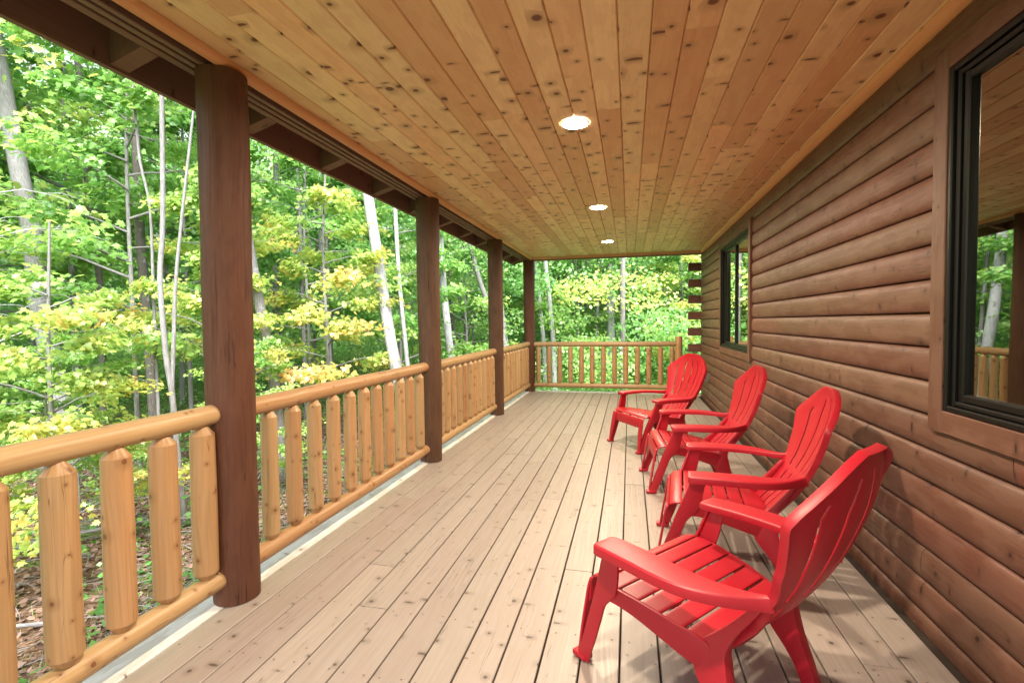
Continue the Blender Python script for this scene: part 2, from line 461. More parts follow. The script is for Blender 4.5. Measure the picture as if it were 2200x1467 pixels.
# ------------------------------------------------------------------ deck
XL, XR, YA, YE = -1.855, 1.235, -1.6, 9.33
deck = empty('deck'); props(deck, kind='structure')
def board_mesh(w, l, t, b, mat, name):
    mb = MB(); box(mb, -w / 2, w / 2, 0, l, -t, 0, b); return mb.mesh(name, mat)
PITCH_D = .1512
r1 = random.Random(5)
for k in range(21):
    x = XL + PITCH_D * (k + .5)
    if x + .07 > XR + .03: continue
    y = YA - r1.uniform(0, 1.2)
    while y < YE:
        l = r1.choice([2.44, 3.05, 3.66, 4.27]); y2 = min(y + l, YE)
        if YE - y2 < .5: y2 = YE
        me = board_mesh(PITCH_D - .0068, y2 - y - .003, .03, .003, M['deck'], 'deck_board')
        link('board', me, deck, (x, y, r1.uniform(-.001, .001)), (0, r1.uniform(-.003, .003), 0))
        y = y2
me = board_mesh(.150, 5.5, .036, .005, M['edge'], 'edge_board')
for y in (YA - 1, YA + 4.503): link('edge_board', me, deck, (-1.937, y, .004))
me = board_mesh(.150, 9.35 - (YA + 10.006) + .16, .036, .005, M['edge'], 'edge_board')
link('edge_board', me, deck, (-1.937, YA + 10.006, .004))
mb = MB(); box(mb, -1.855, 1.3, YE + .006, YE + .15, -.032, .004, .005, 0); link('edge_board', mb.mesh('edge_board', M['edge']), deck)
mb = MB(); box(mb, -1.99, -1.955, YA, YE + .10, -.27, -.034, .003); link('rim_joist', mb.mesh('rim_joist', M['beam']), deck)
mb = MB(); box(mb, -1.953, 1.3, YE + .07, YE + .10, -.27, -.034, .003, 0); link('rim_joist', mb.mesh('rim_joist', M['beam']), deck)
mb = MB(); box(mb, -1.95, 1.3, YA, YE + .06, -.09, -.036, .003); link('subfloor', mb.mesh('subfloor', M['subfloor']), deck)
mb = MB()
for k in range(21):
    for q in range(28):
        for dx in (-.045, .045):
            sx, sy = XL + PITCH_D * (k + .5) + dx + r1.uniform(-.006, .006), -1.2 + .406 * q + r1.uniform(-.008, .008)
            if sx > XR or sy > YE - .02: continue
            mb.quad([(sx + .0042 * math.cos(j * 1.0472), sy + .0042 * math.sin(j * 1.0472), .0017) for j in range(6)])
link('screw_heads', mb.mesh('screw_heads', M['flash']), deck)['kind'] = 'stuff'
for i in range(5):
    mb = MB(); box(mb, -1.93, -1.80, -.5 + i * 2.44, -.37 + i * 2.44, -1.1, -.092, .004, 2); link('deck_pier', mb.mesh('deck_pier', M['beam']), deck)

# ------------------------------------------------------------------ cabin wall
cabin = empty('log_cabin', (0, 0, 0))
props(cabin, 'brown stained log sided cabin wall with two dark framed windows running along the porch', 'cabin')
SEAM0, LH = 1.343, .1449
GX, BX = 1.248, 1.229
def log_prof():
    p = []
    for i in range(13):
        t = -math.cos(math.pi * i / 12)
        bul = (1 - abs(t) ** 3.0) ** .62 if abs(t) < 1 else 0
        p.append((GX - (GX - BX) * bul, (t * .5 + .5) * (LH - .007) + .0035))
    return [(1.30, .0035)] + p + [(1.30, LH - .0035)]
LP = log_prof()
WIN = [(2.395 - 1.52, 2.395, .865, 2.38), (5.575, 7.372, .885, 2.38)]      # casing outlines y0,y1,z0,z1
YC = 9.36
r2 = random.Random(12)
rows = [k for k in range(-10, 9)]
for k in rows:
    z0 = SEAM0 + k * LH; z1 = z0 + LH
    if z1 < -.02: continue
    spans = [(-2.2, YC)]
    for (a, b_, w0, w1) in WIN:
        if z1 > w0 + .09 and z0 < w1 - .06:
            ns = []
            for (s0, s1) in spans:
                if a > s0 and b_ < s1: ns += [(s0, a + .05), (b_ - .05, s1)]
                else: ns.append((s0, s1))
            spans = ns
    for (s0, s1) in spans:
        y = s0
        while y < s1 - .01:
            y2 = min(y + r2.uniform(2.2, 4.2), s1)
            if s1 - y2 < .7: y2 = s1
            mb = MB(); prism(mb, [(p[0], p[1]) for p in LP], 0, y2 - y - .0025, 1)
            if z0 < 0:
                zc = -z0 - .03
                mb.v = [(vx, vy, max(vz, zc)) for vx, vy, vz in mb.v]
            me = mb.mesh('log', M['log'], 50)
            link('log', me, cabin, (r2.uniform(-.0015, .0015), y, z0))
            y = y2
# tails of the crossing logs at the far corner
for k in range(-8, 7, 2):
    z0 = SEAM0 + k * LH
    mb = MB(); box(mb, 1.030, 1.30, YC + .03, YC + .17, z0 + .001, z0 + LH - .003, .006, 0)
    link('log_tail', mb.mesh('log_tail', M['log'], 30), cabin)
mb = MB(); box(mb, 1.262, 1.40, YC + .004, YC + .17, -.72, 2.62, .004, 2); link('corner_board', mb.mesh('corner_board', M['log']), cabin)
mb = MB(); box(mb, 1.40, 6.5, YC + .02, YC + .15, -.72, 2.9, .004, 0); link('end_wall', mb.mesh('end_wall', M['log']), cabin)
mb = MB(); box(mb, 1.205, 1.262, YA, YC, -.75, -.04, .004); link('foundation', mb.mesh('foundation', M['dark']), cabin)
mb = MB(); box(mb, 1.236, 1.25, YA, YC, -.035, .018, .003); link('flashing', mb.mesh('flashing', M['flash']), cabin)
# rough sheathing behind the logs, left open at the windows
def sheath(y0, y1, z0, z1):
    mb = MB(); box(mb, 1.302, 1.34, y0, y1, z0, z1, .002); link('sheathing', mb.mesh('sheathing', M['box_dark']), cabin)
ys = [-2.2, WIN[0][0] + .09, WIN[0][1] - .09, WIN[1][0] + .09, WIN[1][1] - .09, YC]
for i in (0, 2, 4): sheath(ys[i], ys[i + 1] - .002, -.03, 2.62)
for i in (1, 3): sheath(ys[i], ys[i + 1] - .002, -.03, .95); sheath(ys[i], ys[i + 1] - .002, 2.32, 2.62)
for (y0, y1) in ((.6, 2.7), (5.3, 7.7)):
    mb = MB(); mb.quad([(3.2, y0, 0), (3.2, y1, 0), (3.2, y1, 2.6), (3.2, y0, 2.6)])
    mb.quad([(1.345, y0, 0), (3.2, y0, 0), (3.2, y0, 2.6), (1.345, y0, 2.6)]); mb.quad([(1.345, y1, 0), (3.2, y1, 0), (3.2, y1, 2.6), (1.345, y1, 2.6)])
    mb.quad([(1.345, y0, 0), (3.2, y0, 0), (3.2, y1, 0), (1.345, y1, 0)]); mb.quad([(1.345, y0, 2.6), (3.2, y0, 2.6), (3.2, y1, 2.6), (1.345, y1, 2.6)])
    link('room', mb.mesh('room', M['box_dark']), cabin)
def rect_frame(name, parent, x0, x1, y0, y1, z0, z1, w, mat, b=.004, wl_=None):
    """four mitreless members: side members full height, rails between"""
    wl_ = wl_ or w
    for (a, b2) in ((y0, y0 + w), (y1 - w, y1)):
        mb = MB(); box(mb, x0, x1, a, b2, z0, z1, b, 2); link(name, mb.mesh(name, mat, 30), parent)
    for (a, b2) in ((z0, z0 + wl_), (z1 - wl_, z1)):
        mb = MB(); box(mb, x0 + .0015, x1, y0 + w + .001, y1 - w - .001, a, b2, b, 1); link(name, mb.mesh(name, mat, 30), parent)
def window(y0, y1, z0, z1, panes, fmat, cw, two=False):
    w = empty('window', (0, 0, 0)); w.parent = cabin
    rect_frame('casing', w, 1.207, 1.30, y0, y1, z0, z1, cw, M['log'], .003)
    a0, a1, b0, b1 = y0 + cw + .002, y1 - cw - .002, z0 + cw + .002, z1 - cw - .002
    rect_frame('frame', w, 1.212, 1.33, a0, a1, b0, b1, .022, M['frame'], .004)
    # stepped outer lip
    rect_frame('frame', w, 1.226, 1.32, a0 + .0225, a1 - .0225, b0 + .0225, b1 - .0225, .020, fmat, .005)
    i0, i1, j0, j1 = a0 + .043, a1 - .043, b0 + .043, b1 - .043
    n = len(panes)
    for q in range(n):
        c0 = i0 + (i1 - i0) * q / n; c1 = i0 + (i1 - i0) * (q + 1) / n
        xo = 0 if q % 2 == 0 else .018
        rect_frame('sash', w, 1.238 + xo, 1.30, c0 + .0005, c1 - .0005, j0, j1, .030, M['frame'] if not two else M['green'], .005)
        mb = MB(); mb.quad([(1.258 + xo, c0 + .03, j0 + .03), (1.258 + xo, c0 + .03, j1 - .03), (1.258 + xo, c1 - .03, j1 - .03), (1.258 + xo, c1 - .03, j0 + .03)])
        link('pane', mb.mesh('pane', M['glass']), w)
window(*WIN[0], [0], M['frame'], .088)
window(*WIN[1], [0, 1], M['frame'], .080, True)
# outlet box low on the far wall
ob = empty('outlet_box', (1.222, 8.45, .36)); props(ob, 'small grey weatherproof outlet box on the log wall low behind the farthest chair', 'outlet')
mb = MB(); box(mb, -.035, .03, -.045, .045, 0, .115, .006, 2); link('box', mb.mesh('box', M['metal'], 30), ob)
mb = MB(); box(mb, -.045, -.0355, -.05, .05, -.004, .12, .004, 2); link('cover', mb.mesh('cover', M['metal'], 30), ob)

# ------------------------------------------------------------------ ceiling
ZC = 2.536
ceil = empty('ceiling'); props(ceil, kind='structure')
PC = .1365
r3 = random.Random(21)
k = -14
while True:
    x0 = -.0457 + PC * k; x1 = x0 + PC; k += 1
    if x1 < -1.80: continue
    if x0 > 1.25: break
    a_, b_ = max(x0, -1.812), min(x1, 1.262)
    if b_ - a_ < .01: continue
    y = YA - r3.uniform(0, 1.6)
    while y < 9.22:
        y2 = min(y + r3.choice([1.83, 2.44, 2.44, 3.05, 3.66]), 9.22)
        if 9.22 - y2 < .4: y2 = 9.22
        w = b_ - a_; ch = .006
        prof = [(ch, 0), (w - ch, 0), (w - .0008, ch), (w - .0008, .018), (.0008, .018), (.0008, ch)]
        mb = MB(); prism(mb, prof, 0, y2 - y - .0012, 1)
        link('board', mb.mesh('ceiling_board', M['ceiling']), ceil, (a_, y, ZC + r3.uniform(0, .0008)))
        y = y2
mb = MB(); box(mb, -1.812, 1.30, YA, 9.22, ZC + .02, ZC + .035, .002); link('ceiling_backing', mb.mesh('ceiling_backing', M['dark']), ceil)
def cove(name, prof, p0, p1, ax, mat):
    mb = MB(); prism(mb, prof, p0, p1, ax); link(name, mb.mesh(name, mat, 40), ceil)
def quarter(cx, cz, r, sx):
    return [(cx, cz)] + [(cx + sx * r * math.sin(t), cz - r * math.cos(t)) for t in np.linspace(0, math.pi / 2, 6)]
cove('trim', quarter(-1.814, ZC - .001, .038, 1), YA, 9.218, 1, M['trim_pine'])
cove('trim', [(1.262, ZC - .001), (1.262, ZC - .034), (1.231, ZC - .034), (1.190, ZC - .010), (1.188, ZC - .001)], YA, 9.218, 1, M['trim_pine'])
cove('trim', [(9.219, ZC + .01), (9.219, ZC - .036), (9.195, ZC - .036), (9.190, ZC - .03), (9.190, ZC - .0005)], -1.774, 1.226, 0, M['trim_pine'])

# ------------------------------------------------------------------ roof edge: beams, rafters, fascia
roof = empty('porch_roof'); props(roof, 'brown porch roof edge with built-up beam, open rafter tails and fascia above the railing', 'roof')
for (a_, b_) in ((-1.999, -1.958), (-1.942, -1.911), (-1.895, -1.866)):
    mb = MB(); box(mb, a_, b_, YA, 9.44, 2.50, 2.70, .003); link('beam_ply', mb.mesh('beam_ply', M['beam']), roof)
mb = MB(); box(mb, -1.957, -1.943, YA, 9.42, 2.515, 2.70, .001); link('beam_filler', mb.mesh('beam_filler', M['dark']), roof)
mb = MB(); box(mb, -1.910, -1.896, YA, 9.42, 2.515, 2.70, .001); link('beam_filler', mb.mesh('beam_filler', M['dark']), roof)
mb = MB(); box(mb, -1.865, -1.815, YA, 9.42, 2.522, 2.70, .001); link('beam_filler', mb.mesh('beam_filler', M['dark']), roof)
for (a_, b_) in ((9.222, 9.262), (9.275, 9.315), (9.328, 9.37)):
    mb = MB(); box(mb, -1.86, 1.32, a_, b_, 2.488, 2.70, .003, 0); link('beam_ply', mb.mesh('beam_ply', M['beam']), roof)
SL = .30
XF = -2.17
def rz(x): return 2.50 + (x + 2.0) * SL
def rafter_mesh():
    mb = MB()
    prof = [(-2.0005, rz(-2.0)), (XF, rz(XF)), (XF, rz(XF) + .155), (-1.6, rz(-1.6) + .155), (-1.6, 2.72), (-2.0005, 2.72)]
    prof = [(-1.9995, 2.705), (-2.0005, 2.705), (-2.0005, rz(-2.0)), (XF, rz(XF)), (XF, rz(XF) + .150), (-1.9995, rz(-1.9995) + .22)]
    prism(mb, prof, 0, .08, 1); return mb.mesh('rafter', M['beam'])
rm = rafter_mesh()
for i in range(-4, 11):
    y = 1.716 + .745 * i
    if y > 9.3: break
    link('rafter', rm, roof, (0, y, 0))
link('rafter', rm, roof, (0, 9.36, 0))
mb = MB(); prism(mb, [(XF - .001, rz(XF) - .012), (XF - .03, rz(XF) - .012), (XF - .03, rz(XF) + .16), (XF - .001, rz(XF) + .16)], YA, 9.47, 1)
link('fascia', mb.mesh('fascia', M['beam']), roof)
mb = MB(); prism(mb, [(-2.26, rz(-2.26) + .165), (1.4, rz(1.4) + .165), (1.4, rz(1.4) + .20), (-2.26, rz(-2.26) + .20)], YA, 9.75, 1)
link('roof_deck', mb.mesh('roof_deck', M['dark']), roof)

# ------------------------------------------------------------------ posts
POSTY = [-.44, 2.0, 4.44, 6.88, 9.33]
def post(i, y, label):
    t = empty('porch_post', (-1.872, y, .005)); props(t, label, 'post', 'round log posts carrying the porch roof')
    mb = MB(); n = 34
    pts = []; rad = []
    for j in range(n):
        z = 2.494 * j / (n - 1)
        pts.append((.012 * noise.noise(Vector((i * 9, 0, z * .7))), .010 * noise.noise(Vector((i * 5, 9, z * .7))), z))
        rad.append(.1035 + .006 * z / 2.5 + .0015 * noise.noise(Vector((i, 3, z * 4))))
    tube(mb, pts, rad, 40, wob=.035, seed=i * 3.7, u0=i * 1.7)
    link('log', mb.mesh('post_log', M['post'], 60), t, None, (0, 0, R(200)))
post(0, POSTY[0], 'round brown log porch post beside the viewer, first in the row')
post(1, POSTY[1], 'thick brown log porch post nearest in the picture, standing largest at left')
post(2, POSTY[2], 'brown log porch post second from the front along the railing')
post(3, POSTY[3], 'brown log porch post third from the front, between two close railing bays')
post(4, POSTY[4], 'brown log corner post at the far end where the side and end railings meet')

# ------------------------------------------------------------------ railings
def log_piece(name, p0, p1, r, parent, n=18, taper=0.0, seed=0, dome=False):
    p0 = Vector(p0); p1 = Vector(p1); L = (p1 - p0).length; k = max(4, int(L / .12))
    pts = []; rad = []
    d = (p1 - p0).normalized()
    if dome:
        for q in (0, .3, .7): pts.append(p0 + d * (q * r * .4)); rad.append(r * (.75 + .25 * math.sin(q * 1.57)))
    for j in range(k + 1):
        t = j / k
        if dome: t = .02 + t * .96
        pts.append(p0.lerp(p1, t) + Vector((0, 0, .004 * noise.noise(Vector((seed, t * L, 0))))))
        rad.append(r * (1 + taper * (t - .5)) * (1 + .03 * noise.noise(Vector((seed * 2, t * L * 2, 3)))))
    if dome:
        for q in (.7, .3, 0): pts.append(p1 - d * (q * r * .4)); rad.append(r * (.75 + .25 * math.sin(q * 1.57)))
    mb = MB(); tube(mb, pts, rad, n, wob=.02, seed=seed, u0=seed * .13)
    return link(name, mb.mesh(name, M['cedar'], 60), parent)
def baluster_mesh(seed, r=.046):
    z = [0, .008, .044, .20, .40, .55, .674, .709, .716]
    rr = [r * .42, r * .46, r * 1.0, r * 1.0, r * 1.01, r * .99, r * .98, r * .46, r * .42]
    mb = MB(); tube(mb, [(0, 0, q) for q in z], rr, 20, wob=.035, seed=seed, u0=seed * .7)
    return mb.mesh('baluster', M['cedar'], 25)
BM = [baluster_mesh(i, .0435 + .0016 * (i % 4)) for i in range(10)]
BMN = [baluster_mesh(20 + i, .0505 + .0015 * (i % 3)) for i in range(6)]
r4 = random.Random(3)
def railing(axis, fixed, p0, p1, balus, label, seed, near=False):
    t = empty('log_railing', (fixed, p0, 0) if axis == 1 else (p0, fixed, 0)); props(t, label, 'railing', 'log railings round the porch')
    ox, oy = t.location.x, t.location.y
    def W(p, z): return (0, p - p0, z) if axis == 1 else (p - p0, 0, z)
    log_piece('top_rail', W(p0, .905), W(p1, .912), .047, t, seed=seed, dome=False)
    log_piece('bottom_rail', W(p0, .128), W(p1, .128), .046, t, seed=seed + 5, dome=False)
    for b_ in balus:
        q = W(b_, .158)
        link('baluster', r4.choice(BMN if near else BM), t, (q[0] + r4.uniform(-.003, .003), q[1] + r4.uniform(-.003, .003), q[2]), (r4.uniform(-.006, .006), r4.uniform(-.006, .006), r4.uniform(0, 6.28)))
    return t
XRAIL = -1.885
bay = ['log railing bay nearest the viewer, between the picture edge and the thickest post', 'log railing bay between the first and second brown posts',
       'log railing bay between the second and third brown posts', 'log railing bay between the third post and the far corner post']
for i in range(4):
    y0, y1 = POSTY[i] + .02, POSTY[i + 1] - .045
    bl = [POSTY[i] + .265 + .194 * q for q in range(11)] if i else [1.838 - .1945 * q for q in range(11)]
    railing(1, XRAIL, y0, y1, bl, bay[i], i * 2.3, near=(i == 0))
railing(1, XRAIL, YA - .8, POSTY[0] - .045, [YA - .6 + .194 * q for q in range(9)], 'log railing bay behind the viewer, before the first post', 9)
er = railing(0, 9.33, -1.80, .87, [-1.70 + .2035 * q for q in range(13)], 'log railing across the far end of the porch, from corner post to light end post', 14)
mb = MB(); tube(mb, [(2.655, .0, z) for z in (0, .3, .6, .9, 1.035, 1.045)], [.066, .065, .066, .064, .064, .058], 20, wob=.02, seed=4)
link('end_post', mb.mesh('end_post', M['cedar'], 40), er)
mb = MB(); tube(mb, [(x, .03, .115) for x in (2.72, 2.85, 3.02)], .05, 14, wob=.02, seed=6); link('bottom_rail', mb.mesh('stub_rail', M['cedar'], 50), er)

# ------------------------------------------------------------------ recessed lights
LB = ['recessed round ceiling light overhead, before the nearest visible one', 'large round ceiling light nearest to the viewer, lit', 'lit ceiling light in the middle of the three', 'smallest and farthest lit ceiling light near the end railing']
for i in range(4):
    y = 3.086 + 2.3065 * (i - 1)
    t = empty('ceiling_light', (-.324, y, ZC - .001)); props(t, LB[i], 'ceiling light', 'round lights recessed in the pine ceiling')
    mb = MB(); n = 32
    for j in range(n):
        a0, a1 = 2 * math.pi * j / n, 2 * math.pi * (j + 1) / n
        for (ra, za, rb, zb) in ((.088, 0, .084, -.006), (.084, -.006, .078, -.006), (.078, -.006, .076, -.003)):
            mb.quad([(ra * math.cos(a0), ra * math.sin(a0), za), (ra * math.cos(a1), ra * math.sin(a1), za), (rb * math.cos(a1), rb * math.sin(a1), zb), (rb * math.cos(a0), rb * math.sin(a0), zb)])
    link('trim_ring', mb.mesh('trim_ring', M['white'], 40), t)
    mb = MB(); mb.quad([(.077 * math.cos(-2 * math.pi * j / n), .077 * math.sin(-2 * math.pi * j / n), -.0035) for j in range(n)])
    link('lens', mb.mesh('lens', M['lamp']), t)
    ld = bpy.data.lights.new('downlight', 'AREA'); ld.shape = 'DISK'; ld.size = .13; ld.energy = LAMP_W; ld.color = (1, .80, .58)
    ld.spread = R(170)
    lo = link('downlight', ld, t, (0, 0, -.012))

# ------------------------------------------------------------------ chairs
def bake(me, mods, name):
    """apply modifiers to a mesh and return the result"""
    o = bpy.data.objects.new('tmp', me); col.objects.link(o)
    for (ty, kw) in mods:
        md = o.modifiers.new(ty, ty)
        for k_, v_ in kw.items(): setattr(md, k_, v_)
    dg = bpy.context.evaluated_depsgraph_get()
    nm = bpy.data.meshes.new_from_object(o.evaluated_get(dg)); nm.name = name
    bpy.data.objects.remove(o)
    nm.polygons.foreach_set('use_smooth', [True] * len(nm.polygons)); nm.set_sharp_from_angle(angle=R(38)); nm.update()
    return nm
def loft(name, secs, bev=.006, sub=0):
    """secs: list of sections with the same number of points; closed ends"""
    mb = MB(); n = len(secs[0])
    for sct in secs: mb.v += [tuple(p) for p in sct]
    for i in range(len(secs) - 1):
        for j in range(n):
            j2 = (j + 1) % n
            mb.face([i * n + j, i * n + j2, (i + 1) * n + j2, (i + 1) * n + j])
    mb.face(list(range(n))[::-1]); mb.face([(len(secs) - 1) * n + j for j in range(n)])
    me = mb.mesh(name, M['red'])
    bm = bmesh.new(); bm.from_mesh(me); bmesh.ops.recalc_face_normals(bm, faces=bm.faces); bm.to_mesh(me); bm.free()
    mods = [('BEVEL', dict(width=bev, segments=2, limit_method='ANGLE', angle_limit=R(35)))]
    return bake(me, mods, name)
def cat(pts, m=6):
    """Catmull-Rom through tuples"""
    P = [np.array(p, float) for p in pts]; P = [2 * P[0] - P[1]] + P + [2 * P[-1] - P[-2]]; out = []
    for i in range(1, len(P) - 2):
        for q in range(m):
            t = q / m
            out.append(.5 * (2 * P[i] + (P[i + 1] - P[i - 1]) * t + (2 * P[i - 1] - 5 * P[i] + 4 * P[i + 1] - P[i + 2]) * t * t + (3 * P[i] - P[i - 1] - 3 * P[i + 1] + P[i + 2]) * t ** 3))
    out.append(P[-2]); return out
def chair_meshes():
    Mz = {}
    # --- side leg + arm post (left side, y > 0): x-range and y-range at each height
    S_ = [  # z, x_front, x_back, y_out
        (0.000, .448, .386, .302), (.020, .442, .384, .302), (.10, .412, .352, .305), (.20, .376, .316, .310), (.27, .351, .290, .315),
        (.305, .338, .262, .319), (.34, .325, .232, .323), (.39, .307, .216, .329), (.44, .289, .207, .336), (.48, .275, .198, .343), (.505, .268, .172, .347)]
    S_ = cat(S_, 3)
    def fl(z): return .030 + .012 * math.sin(min(1, z / .4) * math.pi)          # width of the front flange
    Mz['front_leg'] = loft('front_leg', [[(a, yo, z), (b, yo, z), (b, yo - .013, z), (a - .013, yo - .013, z), (a - .013, yo - fl(z), z), (a, yo - fl(z), z)] for (z, a, b, yo) in S_], .004)
    # front face of the leg, from the foot to the seat corner
    G_ = cat([(0, .449, .262, .298), (.06, .440, .256, .298), (.14, .427, .240, .298), (.22, .413, .230, .296), (.30, .401, .226, .290), (.335, .392, .226, .284)], 3)
    Mz['leg_face'] = loft('leg_face', [[(x, y0, z), (x, y1, z), (x - .012, y1, z), (x - .012, y0, z)] for (z, x, y0, y1) in G_], .004)
    # foot pad
    Mz['foot'] = loft('foot', [[(.466, .262, z), (.466, .309, z), (.398, .309, z), (.398, .262, z)] for z in (0, .022)], .005)
    # --- side rail with arched lower edge
    A_ = [  # x, z_top, z_bot, y_out
        (.31, .364, .300, .318), (.24, .362, .303, .312), (.16, .353, .288, .300), (.08, .341, .262, .287), (.01, .327, .235, .272), (-.05, .315, .215, .257), (-.09, .30, .215, .248)]
    A_ = cat(A_, 3)
    Mz['side_rail'] = loft('side_rail', [[(x, y - .014, zb), (x, y, zb), (x, y, zt), (x, y - .014, zt)] for (x, zt, zb, y) in A_], .004)
    # --- rear leg
    L_ = [  # z, x_front, x_back, y_in, y_out
        (0, -.160, -.215, .226, .270), (.02, -.156, -.212, .226, .270), (.07, -.135, -.198, .222, .267), (.13, -.095, -.178, .216, .263), (.19, -.048, -.160, .210, .258), (.25, -.035, -.148, .204, .252), (.30, -.055, -.142, .20, .245), (.36, -.118, -.168, .196, .232), (.43, -.178, -.215, .195, .224), (.50, -.235, -.262, .20, .222)]
    L_ = cat(L_, 3)
    Mz['rear_leg'] = loft('rear_leg', [[(a, y0, z), (a, y1, z), (b, y1, z), (b, y0, z)] for (z, a, b, y0, y1) in L_], .005)
    # --- armrest
    R_ = [  # x, y_in, y_out, z_top, thick
        (.284, .292, .364, .526, .022), (.278, .276, .380, .530, .034), (.24, .270, .388, .533, .037), (.12, .276, .395, .536, .036), (0, .279, .396, .535, .036), (-.09, .275, .378, .532, .036),
        (-.16, .260, .338, .530, .038), (-.215, .243, .292, .530, .042), (-.255, .231, .257, .534, .046), (-.285, .224, .238, .540, .050)]
    R_ = cat(R_, 3)
    secs = []
    for i, (x, a, b, z, th) in enumerate(R_):
        # skew the section at the back so that the arm turns in to the backrest
        k_ = max(0, (-.10 - x)) * .9
        secs.append([(x - k_ * 0, a, z - th * .75), (x + 0 * k_, b, z - th), (x, b, z - .006), (x, b - .008, z), (x, a + .006, z), (x, a, z - .005)])
    Mz['armrest'] = loft('armrest', secs, .003)
    # --- backrest shell
    prof = cat([(-.100, .235), (-.142, .300), (-.222, .390), (-.288, .480), (-.346, .580), (-.392, .685), (-.428, .795), (-.440, .892), (-.432, .955)], 6)
    prof = [(p[0], p[1]) for p in prof]
    acc = [0]
    for i in range(1, len(prof)): acc.append(acc[-1] + math.hypot(prof[i][0] - prof[i - 1][0], prof[i][1] - prof[i - 1][1]))
    T = acc[-1]
    def hw(t):                       # half width against t in 0..1
        pts = [(0, .188), (.10, .194), (.22, .190), (.33, .208), (.45, .240), (.60, .272), (.72, .298), (.785, .312), (.80, .308), (.84, .282), (.88, .246), (.92, .206), (.955, .162), (.98, .118), (1, .070)]
        for (a, va), (b, vb) in zip(pts, pts[1:]):
            if a <= t <= b:
                q = (t - a) / (b - a); q = q * q * (3 - 2 * q) if b < .7 else q
                return va + (vb - va) * q
        return pts[-1][1]
    rowt = sorted(set([round(x, 4) for x in np.linspace(0, 1, 44)] + [.985, .995]))
    def at(t):
        d = t * T
        for i in range(1, len(acc)):
            if d <= acc[i] + 1e-9:
                q = (d - acc[i - 1]) / (acc[i] - acc[i - 1]); return (prof[i - 1][0] + (prof[i][0] - prof[i - 1][0]) * q, prof[i - 1][1] + (prof[i][1] - prof[i - 1][1]) * q)
        return prof[-1]
    US = [-.66, -.335, 0, .335, .66]
    sl = .0052
    cols = [(-1, 0)]
    for u in US: cols += [((cols[-1][0] + u) / 2, 0), (u, -sl), (u, sl)]
    cols += [((.66 + 1) / 2, 0), (1, 0)]
    mb = MB(); nc = len(cols); grid = []
    for t in rowt:
        x, z = at(t); w = hw(t); row = []
        for (u, o) in cols:
            yy = u * w + o
            uu = yy / max(w, .01)
            row.append(len(mb.v)); mb.v.append((x + .088 * (uu * w / .31) ** 2, yy, z))
        grid.append(row)
    for i in range(len(rowt) - 1):
        tm = .5 * (rowt[i] + rowt[i + 1])
        for j in range(nc - 1):
            slot = cols[j][1] < 0 and cols[j + 1][1] > 0
            if slot:
                u = cols[j][0]
                if .05 < tm < .34 or .395 < tm < (.925 - .20 * u * u): continue
            mb.face([grid[i][j], grid[i][j + 1], grid[i + 1][j + 1], grid[i + 1][j]])
    # turned-back rim along the outline
    out_i = [grid[i][0] for i in range(len(rowt))] + grid[-1][1:] + [grid[i][-1] for i in range(len(rowt) - 2, -1, -1)]
    nx = len(mb.v); bd = Vector((-.93, 0, -.36))
    for v in out_i:
        p = Vector(mb.v[v]); mb.v.append(tuple(p + bd * .026 + Vector((0, math.copysign(.004, p.y), 0))))
    for q in range(len(out_i) - 1): mb.face([out_i[q], nx + q, nx + q + 1, out_i[q + 1]])
    me = mb.mesh('backrest', M['red'])
    bm = bmesh.new(); bm.from_mesh(me); bmesh.ops.recalc_face_normals(bm, faces=bm.faces); bm.to_mesh(me); bm.free()
    Mz['backrest'] = bake(me, [('SOLIDIFY', dict(thickness=.0065, offset=0)), ('BEVEL', dict(width=.0018, segments=2, limit_method='ANGLE', angle_limit=R(50)))], 'backrest')
    # --- seat slats following a waterfall profile
    sp = cat([(.398, .235), (.396, .285), (.388, .330), (.356, .360), (.300, .368), (.20, .360), (.10, .344), (.02, .328), (-.06, .310), (-.125, .294)], 8)
    sa = [0]
    for i in range(1, len(sp)): sa.append(sa[-1] + math.hypot(*(sp[i] - sp[i - 1])))
    TS = sa[-1]
    def sat(d):
        d = min(max(d, 0), TS)
        for i in range(1, len(sa)):
            if d <= sa[i] + 1e-9:
                q = (d - sa[i - 1]) / (sa[i] - sa[i - 1]); return sp[i - 1] + (sp[i] - sp[i - 1]) * q
    cuts = [0, .112, .192, .272, .352, .432, .512, TS]
    slats = []
    for i in range(len(cuts) - 1):
        a_, b_ = cuts[i] + .0048, cuts[i + 1] - .0048
        if b_ - a_ < .02: continue
        secs = []
        for d in np.linspace(a_, b_, 7):
            p = sat(d); q = sat(d + .002) - sat(d - .002); q = q / np.linalg.norm(q); nrm = np.array([-q[1], q[0]]) * -1
            if nrm[1] < 0 and p[0] < .38: nrm = -nrm
            if p[0] >= .38: nrm = np.array([abs(nrm[0]), nrm[1]])
            h = float(np.interp(p[0], [-.13, -.05, .01, .08, .16, .24, .33, .39], [.236, .246, .260, .275, .288, .300, .300, .284]))
            o_ = p - nrm * .010
            secs.append([(p[0], -h, p[1]), (p[0], h, p[1]), (o_[0], h, o_[1]), (o_[0], -h, o_[1])])
        slats.append(loft('seat_slat', secs, .0035))
    Mz['slats'] = slats
    # centre rib under the seat joins the slats
    secs = []
    for d in np.linspace(.13, TS - .01, 12):
        p = sat(d); secs.append([(p[0], -.010, p[1] - .0105), (p[0], .010, p[1] - .0105), (p[0], .010, p[1] - .028), (p[0], -.010, p[1] - .028)])
    Mz['rib'] = loft('seat_rib', secs, .002)
    return Mz
CM = chair_meshes()
